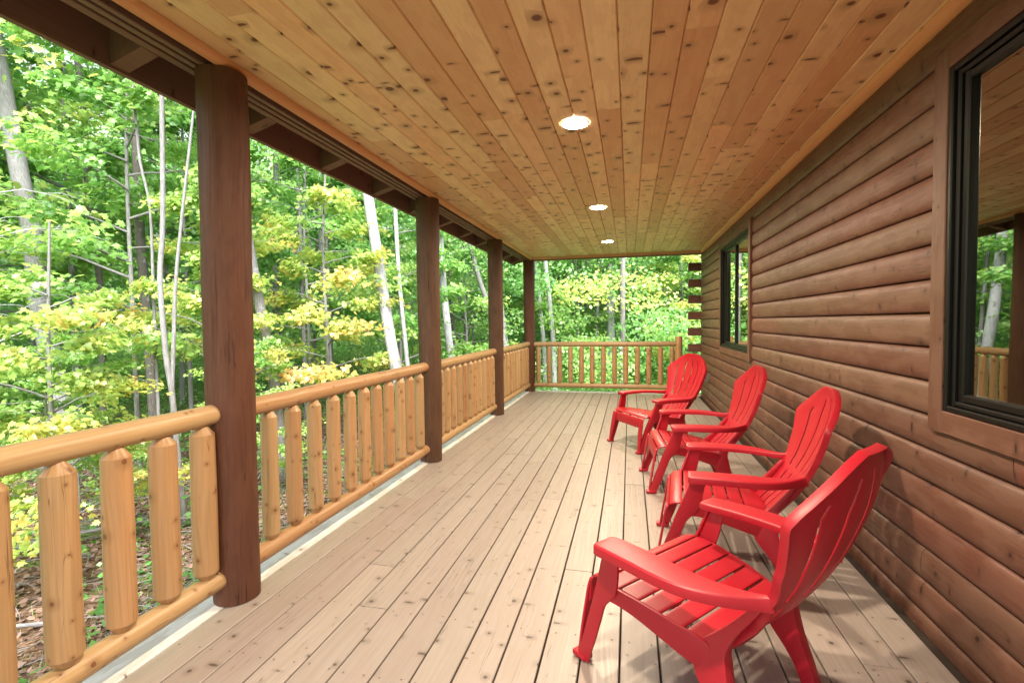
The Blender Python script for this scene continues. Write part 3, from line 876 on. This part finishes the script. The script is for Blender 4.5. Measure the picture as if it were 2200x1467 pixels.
def mirror(me, name):
    n = me.copy(); n.name = name; n.transform(Matrix.Scale(-1, 4, (0, 1, 0))); n.flip_normals()
    n.polygons.foreach_set('use_smooth', [True] * len(n.polygons)); n.set_sharp_from_angle(angle=R(38)); return n
CMR = {k_: mirror(CM[k_], k_) for k_ in ('front_leg', 'leg_face', 'foot', 'side_rail', 'rear_leg', 'armrest')}
def make_chair(loc, ang, label):
    t = empty('adirondack_chair', loc, (0, 0, ang)); props(t, label, 'chair', 'red plastic chairs along the log wall')
    for src in (CM, CMR):
        fl = link('leg', src['front_leg'], t); link('foot', src['foot'], fl); link('front_face', src['leg_face'], fl)
        link('side_rail', src['side_rail'], t); link('leg', src['rear_leg'], t); link('armrest', src['armrest'], t)
    link('backrest', CM['backrest'], t); link('seat_rib', CM['rib'], t)
    for s_ in CM['slats']: link('seat_slat', s_, t)
    return t
def copy_tree(o, parent=None):
    n = o.copy(); col.objects.link(n); n.parent = parent
    for ch in [q for q in o.children]: copy_tree(ch, n)
    return n
ch = make_chair((.307, 5.526, .004), R(212.1), 'farthest red plastic chair, turned towards the viewer and showing its seat front')
bpy.context.view_layer.update()
for (x, y, a_, lb) in ((.563, 4.225, 184.2, 'second farthest red plastic chair, facing the railing squarely'),
                       (.603, 2.969, 174.6, 'red plastic chair just beyond the nearest one, tall fanned backrest seen from the side'),
                       (.330, 1.862, 140.0, 'nearest red plastic chair, turned away so that the back of its backrest shows')):
    n = copy_tree(ch); n.location = (x, y, .004); n.rotation_euler = (0, 0, R(a_)); n['label'] = lb

# ------------------------------------------------------------------ foliage
MAPLE = np.array([(0, 0), (.10, .04), (.34, -.06), (.30, .14), (.56, .30), (.34, .40), (.36, .66), (.17, .58), (0, 1.0)])
MAPLE = np.vstack([MAPLE, [(-x, y) for x, y in MAPLE[-2:0:-1]]])
HEX = np.array([(0, 0), (.34, .22), (.30, .62), (0, 1.0), (-.30, .62), (-.34, .22)])
QUAD = np.array([(0, 0), (.40, .45), (0, 1.0), (-.40, .45)])
def leaves_mesh(name, mat, pos, nrm, size, tone, shape, extra=None, extra_mat=None):
    """many leaves: each a bent polygon round its own centre"""
    n = len(pos); k = len(shape)
    nrm = nrm / np.linalg.norm(nrm, axis=1, keepdims=True)
    ang = rng.uniform(0, 2 * np.pi, n)
    a0 = np.cross(nrm, np.array([0, 0, 1.0]) + 1e-3); a0 /= np.linalg.norm(a0, axis=1, keepdims=True)
    b0 = np.cross(nrm, a0)
    ca, sa = np.cos(ang)[:, None], np.sin(ang)[:, None]
    X = a0 * ca + b0 * sa; Y = -a0 * sa + b0 * ca
    sh = shape - np.array([0, .4])
    bend = rng.uniform(.1, .5, n)
    zz = -(np.abs(sh[:, 0])[None, :] * bend[:, None]) - (np.maximum(sh[:, 1], 0) ** 2)[None, :] * .35
    V = pos[:, None, :] + size[:, None, None] * (sh[None, :, 0:1] * X[:, None, :] + sh[None, :, 1:2] * Y[:, None, :] + zz[:, :, None] * nrm[:, None, :])
    if k > 4:
        ctr = pos[:, None, :]
        V = np.concatenate([V, ctr], axis=1); kk = k + 1
        idx = np.arange(n)[:, None, None] * kk
        tri = np.array([(j, (j + 1) % k, k) for j in range(k)])
        Fc = (idx + tri[None]).reshape(-1, 3); per = k; fs = 3
    else:
        kk = k
        Fc = (np.arange(n)[:, None] * kk + np.arange(k)[None]).reshape(-1, k); per = 1; fs = k
    V = V.reshape(-1, 3); nv0 = len(V)
    tn = np.repeat(tone, kk).astype(np.float32)
    me = bpy.data.meshes.new(name)
    ev, ef = (extra.v, extra.f) if extra else ([], [])
    me.vertices.add(nv0 + len(ev))
    allv = np.vstack([V, np.array(ev)]) if ev else V
    me.vertices.foreach_set('co', allv.astype(np.float32).ravel())
    loops = [Fc.ravel()]; starts = list(range(0, len(Fc) * fs, fs)); tot = len(Fc) * fs
    if ef:
        el = []
        for f in ef:
            starts.append(tot); tot += len(f); el += [i + nv0 for i in f]
        loops.append(np.array(el))
    loops = np.concatenate(loops)
    me.loops.add(len(loops)); me.loops.foreach_set('vertex_index', loops.astype(np.int32))
    me.polygons.add(len(starts)); me.polygons.foreach_set('loop_start', np.array(starts, dtype=np.int32))
    me.materials.append(mat)
    if extra_mat:
        me.materials.append(extra_mat)
        mi = np.zeros(len(starts), dtype=np.int32); mi[len(Fc):] = 1
        me.polygons.foreach_set('material_index', mi)
    me.update(calc_edges=True)
    at_ = me.attributes.new('leaf_tone', 'FLOAT', 'POINT')
    if ev: tn = np.concatenate([tn, np.zeros(len(ev), dtype=np.float32)])
    at_.data.foreach_set('value', tn)
    if me.validate(): pass
    return me

def branch_tubes(mb, pts, r0, r1_, n=5):
    k_ = len(pts); tube(mb, pts, [r0 + (r1_ - r0) * i / (k_ - 1) for i in range(k_)], n, cap=False)

def crown(seed, h0, h1, reach, nb, nleaf, size, shape, mat, tone0, tone_tip, bare=0.3):
    """layered maple crown: limbs that rise then level out, flat sprays of drooping leaves"""
    rg = np.random.default_rng(seed); rr_ = random.Random(seed)
    mb = MB(); P = []; N = []; TN = []
    per = nleaf // nb
    for i in range(nb):
        h = h0 + (h1 - h0) * ((i + .5) / nb) ** .9
        a_ = i * 2.4 + rr_.uniform(-.5, .5)
        L = reach * (1 - .55 * (h - h0) / (h1 - h0 + .01)) * rr_.uniform(.6, 1.15)
        rise = rr_.uniform(.15, .6)
        pts = []
        bend = rr_.uniform(-.5, .5)
        for q in range(7):
            t = q / 6; aa = a_ + bend * t * t
            pts.append(Vector((math.cos(aa) * L * t, math.sin(aa) * L * t, h + L * rise * (t - .35 * t * t) + .04 * rr_.uniform(-1, 1) * t)))
        branch_tubes(mb, pts, .006 + .008 * L, .002)
        # side twigs
        sprays = []
        for q in range(2 + int(L * 3.2)):
            t = rr_.uniform(bare, 1); p = pts[0].lerp(pts[-1], t); p = pts[min(5, int(t * 6))].lerp(pts[min(6, int(t * 6) + 1)], t * 6 - min(5, int(t * 6)))
            aa = a_ + rr_.choice([-1, 1]) * rr_.uniform(.4, 1.3); tl_ = rr_.uniform(.15, .5) * min(1.6, L)
            e_ = p + Vector((math.cos(aa) * tl_, math.sin(aa) * tl_, rr_.uniform(-.08, .12)))
            branch_tubes(mb, [p, p.lerp(e_, .5) + Vector((0, 0, .03)), e_], .0035, .0012, 3)
            sprays.append((p, e_, aa))
        sprays.append((pts[3], pts[6], a_))
        ns = max(1, per // len(sprays))
        for (p, e_, aa) in sprays:
            t = rg.uniform(.1, 1.1, ns)
            w = rg.normal(0, .10 + .05 * L / 2, ns); 
            base = np.array(p)[None] * (1 - t[:, None]) + np.array(e_)[None] * t[:, None]
            base[:, 0] += -math.sin(aa) * w + rg.normal(0, .03, ns); base[:, 1] += math.cos(aa) * w + rg.normal(0, .03, ns)
            base[:, 2] += rg.normal(-.04, .05, ns) - np.abs(w) * .25
            P.append(base)
            out = np.array([math.cos(aa), math.sin(aa), 0])
            nn_ = np.array([0, 0, .62])[None] + out[None] * rg.uniform(.0, .9, ns)[:, None] + rg.normal(0, .33, (ns, 3))
            N.append(nn_)
            tip = np.clip((base[:, 0] * math.cos(a_) + base[:, 1] * math.sin(a_)) / (reach + .01), 0, 1)
            TN.append(np.clip(tone0 + (tone_tip - tone0) * tip + rg.normal(0, .10, ns) + rr_.uniform(-.12, .12), 0, 1))
    P = np.vstack(P); N = np.vstack(N); TN = np.concatenate(TN)
    sz = size * rg.uniform(.6, 1.2, len(P))
    return leaves_mesh('crown', mat, P, N, sz, TN, shape, mb, M['pale_bark'])

# ---- trunk builder
def trunk_mesh(pts, r0, mat, seed, n=12, flare=True):
    """pts top->bottom in local space; radius grows towards the foot"""
    P = [Vector(p) for p in pts]
    pp = [Vector(q) for q in cat([tuple(p) for p in P], 4)]
    L = sum((pp[i] - pp[i + 1]).length for i in range(len(pp) - 1)); acc = 0; rad = []
    for i, p in enumerate(pp):
        if i: acc += (p - pp[i - 1]).length
        h = L - acc
        r = r0 * (.35 + .65 * (acc / L) ** .75)
        if flare and h < .5: r *= 1 + .55 * ((.5 - h) / .5) ** 2
        rad.append(r)
    mb = MB(); tube(mb, pp, rad, n, wob=.10, seed=seed)
    return mb.mesh('trunk', mat, 60)
def extend(pts, top, r=None):
    """carry the measured line down to the ground and up to the crown"""
    a_, b_ = Vector(pts[-2]), Vector(pts[-1]); d = (b_ - a_).normalized()
    if d.z > -.5: d = Vector((0, 0, -1))
    out = [Vector(p) for p in pts]
    g = gz(b_.x, b_.y) - .12
    if b_.z > g: out.append(b_ + d * ((b_.z - g) / -d.z))
    a_, b_ = Vector(pts[0]), Vector(pts[1]); d = (a_ - b_).normalized()
    d = (d + Vector((0, 0, .4))).normalized()
    z = a_.z; p = a_.copy(); ups = []
    while p.z < top:
        p = p + d * 1.6 + Vector((random.uniform(-.06, .06), random.uniform(-.06, .06), 0)); ups.append(p.copy())
    return ups[::-1] + out
TR = [
 ('grey', 0.140, [[-8.85, 5.44, 4.81], [-8.61, 5.44, 3.52], [-8.43, 5.45, 2.57], [-8.38, 5.43, 1.89], [-8.2, 5.44, 1.01], [-7.99, 5.45, -0.01]], 8.2, 'thick grey maple trunk leaning left of the nearest porch post'),
 ('pale', 0.032, [[-4.77, 4.26, 2.45], [-4.8, 4.23, 1.82], [-4.74, 4.21, 1.04], [-4.68, 4.21, 0.64], [-4.63, 4.2, 0.06], [-4.54, 4.18, -0.84]], 7, 'slim forked pale tree with flared foot just left of the nearest post'),
 ('pale', 0.072, [[-4.9, 5.66, 2.19], [-4.77, 5.66, 1.44], [-4.64, 5.66, 0.76], [-4.53, 5.65, -0.11], [-4.51, 5.61, -.8]], 9, 'pale leaning trunk seen just right of the nearest post'),
 ('birch', 0.102, [[-4.22, 7.52, 3.49], [-4.05, 7.51, 2.37], [-3.92, 7.51, 1.45], [-3.77, 7.51, 0.6]], 13, 'stout white birch trunk between the first and second posts'),
 ('birch', 0.045, [[-4.38, 8.82, 3.61], [-4.3, 8.78, 2.18], [-4.17, 8.76, 0.75]], 10, 'thin white birch stem close beside the stout birch'),
 ('birch', 0.100, [[-4.67, 11.85, 3.85], [-4.55, 11.8, 1.97], [-4.4, 11.78, 0.56]], 12, 'white birch just right of the second post'),
 ('pale', 0.075, [[-4.29, 12.96, 3.72], [-3.9, 13.0, 2.25], [-3.5, 13.05, 1.37], [-3.3, 13.08, 0.67]], 11, 'pale trunk slanting behind the third post'),
 ('birch', 0.100, [[-3.8, 14.08, 3.01], [-3.7, 14.06, 2.05], [-3.53, 14.05, 0.62]], 12, 'white birch just right of the third post'),
 ('birch', 0.080, [[-2.99, 15.83, 3.54], [-2.85, 15.81, 2.11], [-2.71, 15.79, 0.61], [-2.66, 15.74, -0.82]], 12, 'left one of two slim white birches right of the corner post'),
 ('birch', 0.080, [[-2.5, 14.91, 3.4], [-2.37, 14.89, 2.06], [-2.25, 14.87, 0.65], [-2.21, 14.83, -0.69]], 12, 'right one of two slim white birches right of the corner post'),
 ('birch', 0.165, [[-0.75, 18.95, 3.95], [-0.72, 18.89, 2.21], [-0.69, 18.83, 0.47], [-0.71, 18.77, -.75]], 14, 'tall straight white birch behind the middle of the end railing'),
 ('birch', 0.100, [[1.6, 22.09, 4.08], [1.54, 22.01, 2.3], [1.48, 21.92, 0.33]], 13, 'pale birch behind the right part of the end railing'),
 ('dark', 0.085, [[1.8, 20.07, 3.81], [1.9, 20.04, 2.56], [2.04, 20.02, 1.13], [2.21, 20.01, -0.3]], 12, 'dark bent trunk left of the log ends at the cabin corner'),
 ('pale', 0.045, [[-6.51, 8.85, 4.12], [-6.45, 8.8, 2.62], [-6.41, 8.76, 1.3]], 10, 'thin pale stem deep between first and second posts, left one'),
 ('grey', 0.060, [[-6.4, 9.38, 3.86], [-6.3, 9.33, 2.09], [-6.17, 9.29, 0.21]], 11, 'slender grey trunk left of the stout white birch'),
 ('dark', 0.075, [[-5.34, 14.23, 3.22], [-5.25, 14.2, 1.81], [-5.14, 14.17, 0.4]], 11, 'dark slender trunk beside the birch right of the second post'),
 ('pale', 0.020, [[-5.83, 4.89, 3.93], [-5.77, 4.88, 3.31], [-5.65, 4.88, 2.74], [-5.61, 4.85, 1.67]], 7, 'very thin pale sapling left of the forked tree'),
 ('dark', 0.060, [[-9.57, 7.07, 3.63], [-9.37, 7.06, 2.19], [-9.31, 6.99, -0.01]], 10, 'dark slim trunk right of the thick grey maple'),
 ('dark', 0.080, [[-7.7, 6.46, 2.84], [-7.57, 6.43, 1.34], [-7.45, 6.38, -0.54]], 10, 'dark trunk behind the forked tree'),
]
matn = {'grey': 'grey_bark', 'pale': 'pale_bark', 'birch': 'birch', 'dark': 'dark_bark'}
nmn = {'grey': 'maple_tree', 'pale': 'young_maple_tree', 'birch': 'birch_tree', 'dark': 'forest_tree'}
# high crowns shared between the tall trees
HC = [crown(100 + i, -2.6, 2.6, 2.6, 18, 9000, .085, HEX, M['leaf_green'], .35, .6) for i in range(3)]
for i, (kd, r, pts, top, lb) in enumerate(TR):
    foot = extend(pts, top)
    o_ = foot[-1]
    t = empty(nmn[kd], o_); props(t, lb, 'tree')
    me = trunk_mesh([tuple(p - o_) for p in foot], r, M[matn[kd]], i * 3.3)
    link('trunk', me, t)
    c_ = link('crown', HC[i % 3], t, foot[0] - o_ - Vector((0, 0, 1.2)), (0, 0, random.uniform(0, 6)))
    k_ = (.7 + r * 4) * (.62 if foot[-1].y < 10 else .85); c_.scale = (k_, k_, k_)
    if i == 1:
        fk = [Vector(p) - o_ for p in ([-4.35, 4.42, 4.4], [-4.55, 4.32, 2.69], [-4.64, 4.27, 1.82], [-4.66, 4.24, 1.23], [-4.68, 4.21, 0.60])]
        link('fork', trunk_mesh(fk, .021, M['pale_bark'], 4, flare=False), t)
    if i == 10:
        fk = [Vector(p) - o_ for p in ([-2.6, 18.9, 5.6], [-1.7, 18.9, 4.3], [-.95, 18.9, 3.3], [-.71, 18.89, 2.5])]
        link('fork', trunk_mesh(fk, .06, M['birch'], 4, flare=False), t)

# understory maples: broad-leaved layers close to the railing
UM = {
 'green': [crown(200 + i, .5, 4.6, 1.7, 22, 7000, .080, MAPLE, M['leaf_green'], .3, .65) for i in range(3)],
 'lime': [crown(300 + i, .4, 4.2, 1.7, 21, 6600, .080, MAPLE, M['leaf_lime'], .25, .7) for i in range(2)],
 'gold': [crown(400 + i, .4, 3.6, 1.5, 19, 5200, .082, MAPLE, M['leaf_gold'], .20, .82) for i in range(2)],
}
UL = [ # x, y, kind, scale, z shift, label
 (-4.45, 2.95, 'gold', .66, .0, 'small yellowing maple at the left picture edge above the railing'),
 (-5.3, 5.3, 'gold', .8, 1.0, 'yellow tipped maple sapling just left of the nearest post'),
 (-4.7, 7.0, 'gold', 1.0, .4, 'orange tipped young maple right of the nearest post'),
 (-10.4, 5.9, 'lime', 1.3, .8, 'lime green maple behind the thick grey trunk'),
 (-6.6, 5.4, 'lime', 1.1, 1.2, 'light green layered maple behind the forked tree'),
 (-5.9, 8.2, 'lime', 1.1, .9, 'lime green maple left of the stout white birch'),
 (-9.6, 2.9, 'green', 1.3, .8, 'dark green maple behind the left edge sapling'),
 (-7.8, 7.4, 'green', 1.3, .9, 'full green maple deep behind the nearest post'),
 (-5.2, 10.6, 'green', 1.2, .3, 'green maple between the stout birch and the second post'),
 (-6.9, 10.4, 'green', 1.35, 1.0, 'tall green maple behind the thin birch stems'),
 (-4.6, 13.6, 'lime', 1.1, .0, 'light green shrub maple beyond the second post'),
 (-3.6, 17.4, 'green', 1.4, .2, 'green maple beyond the far corner post'),
 (-1.9, 18.6, 'lime', 1.3, .1, 'light green maple behind the left half of the end railing'),
 (.3, 19.3, 'green', 1.4, .2, 'green maple right of the tall straight birch'),
 (1.7, 17.2, 'gold', 1.2, -.2, 'yellow orange maple by the log ends at the cabin corner'),
 (3.2, 19.6, 'green', 1.5, .2, 'green maple half hidden by the cabin corner'),
 (-10.4, 2.0, 'green', 1.5, .9, 'green maple far left behind the yellowing sapling'),
 (-9.8, 8.8, 'lime', 1.4, 1.0, 'lime maple behind the dark slim trunk'),
 (-3.1, 20.6, 'lime', 1.5, .6, 'tall lime green maple behind the two slim birches'),
 (-8.2, 12.4, 'green', 1.5, 1.0, 'green maple in the depth between second and third posts'),
 (-5.6, 17.4, 'green', 1.5, .6, 'green maple in the depth between third and corner posts'),
 (-11.0, 4.6, 'green', 1.9, 2.2, 'tall airy green maple rising behind the thick grey trunk at upper left'),
 (-10.6, 2.6, 'green', 1.6, 2.4, 'tall green maple reaching the fascia at the upper left corner'),
 (-10.2, 7.2, 'lime', 1.8, 2.3, 'tall light green maple in the depth right of the thick grey trunk'),
 (-8.4, 10.6, 'green', 1.6, 2.2, 'tall green maple in the depth behind the stout birch'),
 (-4.9, 3.2, 'lime', .42, .1, 'knee high leafy maple seedling below the near railing'),
 (-4.4, 4.9, 'lime', .45, .1, 'low leafy maple seedling beside the nearest post foot'),
 (-6.0, 4.2, 'lime', .5, .1, 'low green seedling further back under the near railing'),
 (-5.5, 1.4, 'lime', .5, .1, 'low green seedling at the bottom left corner'),
]
ST = trunk_mesh([(.05, .03, 4.4), (-.04, .02, 3.0), (.03, -.03, 1.6), (0, 0, .5), (0, 0, -.15)], .032, M['pale_bark'], 9)
for i, (x, y, kd, s_, dz, lb) in enumerate(UL):
    z = gz(x, y)
    t = empty('maple_sapling' if s_ < 1 else 'understory_maple', (x, y, z)); props(t, lb, 'tree')
    tr = link('trunk', ST, t); tr.scale = (s_, s_, s_ * (1 + dz * .22))
    c_ = link('crown', UM[kd][i % len(UM[kd])], t, (0, 0, dz), (0, 0, random.uniform(0, 6.28))); c_.scale = (s_, s_, s_)

# woodland filling the depth: nobody could count it
def woodland():
    rg = np.random.default_rng(5); P = []; N = []; TN = []; SZ = []
    mb = MB(); rr_ = random.Random(8)
    tries = 0; n = 0
    while n < 1900 and tries < 40000:
        tries += 1
        th = rr_.uniform(R(-82), R(24)); r = 10.5 + 34 * rr_.random() ** .8
        x, y = math.sin(th) * r, math.cos(th) * r
        if x > 1.0 and y < 15: continue
        if y > 0 and x > -8.5 and y < 13: continue
        g = gz(x, y); h = g + rr_.random() ** .85 * (11.5 if r < 24 else 9)
        if h - 1.3 > r * .62: continue
        if rr_.random() > min(1, max(.22, 1 - ((h - 1.3) / r - .20) * 4.5)): continue
        ns = 400
        R_ = rr_.uniform(.6, 1.35) * (1 + r / 60)
        q = rg.normal(0, 1, (ns, 3)); q /= np.linalg.norm(q, axis=1, keepdims=True); q *= rg.uniform(.35, 1, (ns, 1)) ** .5
        # layered clumps
        q *= np.array([R_, R_, R_ * .42]); q[:, 2] = np.round(q[:, 2] / .28) * .28 * .5 + q[:, 2] * .5 + rg.normal(0, .09, ns)
        P.append(q + np.array([x, y, h])); nn_ = rg.normal(0, .45, (ns, 3)) + np.array([-x / r * .55, -y / r * .55, .75]); N.append(nn_)
        TN.append(np.clip(.42 + rr_.gauss(0, .2) + rg.normal(0, .12, ns) + (.25 if rr_.random() < .08 else 0), 0, 1))
        SZ.append(rg.uniform(.6, 1.2, ns) * (.062 + .0036 * r)); n += 1
    for i in range(210):
        th = rr_.uniform(R(-80), R(22)); r = 13 + 28 * rr_.random() ** .7
        x, y = math.sin(th) * r, math.cos(th) * r
        if x > 1.0 and y < 16: continue
        g = gz(x, y) - .2; lx, ly = rr_.uniform(-.7, .7), rr_.uniform(-.7, .7); rd = rr_.uniform(.035, .11)
        tube(mb, [(x, y, g), (x + lx * .3, y + ly * .3, g + 3.5), (x + lx, y + ly, g + 8), (x + lx * 1.1, y + ly * 1.3, g + 12)], [rd, rd * .8, rd * .6, rd * .3], 6, cap=False)
    me = leaves_mesh('woodland', M['leaf_far'], np.vstack(P), np.vstack(N), np.concatenate(SZ), np.concatenate(TN), QUAD, mb, M['pale_bark'])
    o = link('woodland', me); props(o, 'dense leafy green woodland filling the view behind the nearer trees', 'woodland', kind='stuff')
woodland()

# low growth, fallen leaves and twigs on the forest floor
def scatter(name, label, cat_, mat, n, reg, size, shape, tone, lift, up_, gate=None):
    rg = np.random.default_rng(len(name) * 7 + n)
    x = rg.uniform(reg[0], reg[1], n * 2); y = rg.uniform(reg[2], reg[3], n * 2)
    keep = np.array([(gate is None or gate(a_, b_)) and not (a_ > -2.1 and b_ < 9.6) for a_, b_ in zip(x, y)])
    x, y = x[keep][:n], y[keep][:n]
    z = np.array([gz(a_, b_) for a_, b_ in zip(x, y)]) + rg.uniform(lift[0], lift[1], len(x))
    nr = rg.normal(0, up_, (len(x), 3)) + np.array([0, 0, 1])
    me = leaves_mesh(name, mat, np.stack([x, y, z], 1), nr, size * rg.uniform(.6, 1.3, len(x)), np.clip(rg.normal(tone, .22, len(x)), 0, 1), shape)
    o = link(name, me); props(o, label, cat_, kind='stuff')
nz = lambda a_, b_, k_=.6, o_=0: noise.noise(Vector((a_ * k_ + o_, b_ * k_, 3)))
scatter('leaf_litter', 'brown and pinkish fallen leaves covering the forest floor below the railing', 'leaf litter', M['litter'], 34000, (-9, -2.2, -1, 13), .052, HEX, .5, (.005, .035), .35)
scatter('ground_cover', 'low green plants carpeting the forest floor', 'plants', M['leaf_green'], 60000, (-15, 3, -2, 26), .065, QUAD, .35, (.03, .34), .5, lambda a_, b_: nz(a_, b_) > (.16 if a_ > -5.5 and b_ < 9 else -.35))
def grass():
    rg = np.random.default_rng(77); n = 16000
    x = -2.2 - np.abs(rg.normal(0, .62, n)); y = rg.uniform(-2, 10.5, n)
    z = np.array([gz(a_, b_) for a_, b_ in zip(x, y)])
    h = rg.uniform(.03, .09, n); a_ = rg.uniform(0, 6.28, n); lx = rg.normal(0, .02, n); ly = rg.normal(0, .02, n)
    dx, dy = np.cos(a_) * .0035, np.sin(a_) * .0035
    V = np.stack([np.stack([x - dx, y - dy, z], 1), np.stack([x + dx, y + dy, z], 1), np.stack([x + lx, y + ly, z + h], 1)], 1).reshape(-1, 3)
    me = bpy.data.meshes.new('grass'); me.from_pydata(V.tolist(), [], np.arange(n * 3).reshape(-1, 3).tolist()); me.materials.append(M['leaf_lime'])
    at_ = me.attributes.new('leaf_tone', 'FLOAT', 'POINT'); at_.data.foreach_set('value', np.repeat(rg.uniform(.1, .7, n), 3).astype(np.float32))
    o = link('grass', me); props(o, 'pale green grass strip on the ground beside the deck', 'grass', kind='stuff')
grass()
def twigs():
    mb = MB(); rr_ = random.Random(31)
    for i in range(1500):
        x, y = rr_.uniform(-7, -2.6), rr_.uniform(0, 9); z = gz(x, y) + .02; a_ = rr_.uniform(0, 6.28); L = rr_.uniform(.1, .6)
        p = [(x + math.cos(a_ + .4 * q) * L * q / 2, y + math.sin(a_ + .4 * q) * L * q / 2, z + rr_.uniform(0, .06)) for q in range(3)]
        tube(mb, p, [.004, .003, .0015], 4, cap=False)
    o = link('twig_litter', mb.mesh('twig_litter', M['pale_bark'])); props(o, 'small pale twigs strewn over the fallen leaves', 'twigs', kind='stuff')
twigs()
FB = [((-5.6, 2.9), (-4.3, 4.3), .028, 'thick grey fallen branch lying beyond the railing left of the post'),
      ((-5.2, 4.6), (-4.0, 3.5), .016, 'pale thin fallen branch pointing at the nearest post foot'),
      ((-3.9, 2.4), (-4.8, 1.7), .014, 'pale curved fallen stick at the lower left'),
      ((-4.9, 5.9), (-4.2, 4.7), .022, 'fallen grey limb near the flared tree foot')]
for i, (p, q, r, lb) in enumerate(FB):
    z0, z1 = gz(*p) + .04, gz(*q) + .05
    t = Vector((p[0], p[1], z0)); e_ = Vector((q[0], q[1], z1)); rr_ = random.Random(i)
    pts = [(t.lerp(e_, k_ / 6) - t) + Vector((rr_.uniform(-.05, .05), rr_.uniform(-.05, .05), .10 * math.sin(k_ / 6 * 3.1))) for k_ in range(7)]
    mb = MB(); tube(mb, pts, [r * (1 - .1 * k_) for k_ in range(7)], 7, wob=.1, seed=i)
    for k_ in (2, 4): tube(mb, [pts[k_], pts[k_] + Vector((rr_.uniform(-.2, .2), rr_.uniform(-.2, .2), .12)), pts[k_] + Vector((rr_.uniform(-.5, .5), rr_.uniform(-.5, .5), .1))], [r * .4, r * .3, r * .1], 5)
    o = link('fallen_branch', mb.mesh('fallen_branch', M['grey_bark'], 60), None, t); props(o, lb, 'branch', 'branches lying on the forest floor')

# bare pale branches arching through the leaves at the left
t = empty('bare_sapling', (-6.3, 3.1, gz(-6.3, 3.1))); props(t, 'leafless sapling with thin whitish branches arching at the left picture edge', 'tree')
rr_ = random.Random(44)
mb = MB(); tube(mb, [(0, 0, -.1), (.05, .1, 1.0), (-.03, .22, 2.1), (.06, .3, 3.4)], [.022, .018, .013, .006], 8, wob=.1, seed=3)
link('trunk', mb.mesh('trunk', M['birch'], 60), t)
for i in range(15):
    h = 1.3 + i * .13; L = rr_.uniform(.7, 1.7); dy = rr_.choice([1, 1, -1]); dx = rr_.uniform(-.4, .8)
    p = [Vector((.02 + dx * L * q / 7, .15 + dy * L * q / 7, h + .42 * L * math.sin(q / 7 * 2.3) - .1 * q / 7 * L + rr_.uniform(-.03, .03))) for q in range(8)]
    mb = MB(); tube(mb, p, [.0085 * (1 - .11 * q) for q in range(8)], 5, cap=False)
    for q in (2, 4, 5):
        e_ = Vector((rr_.uniform(-.2, .3), dy * rr_.uniform(.1, .4), rr_.uniform(-.15, .25)))
        tube(mb, [p[q], p[q] + e_ * .5 + Vector((0, 0, .03)), p[q] + e_], [.0042, .003, .0012], 4, cap=False)
    link('branch', mb.mesh('branch', M['birch'], 60), t)
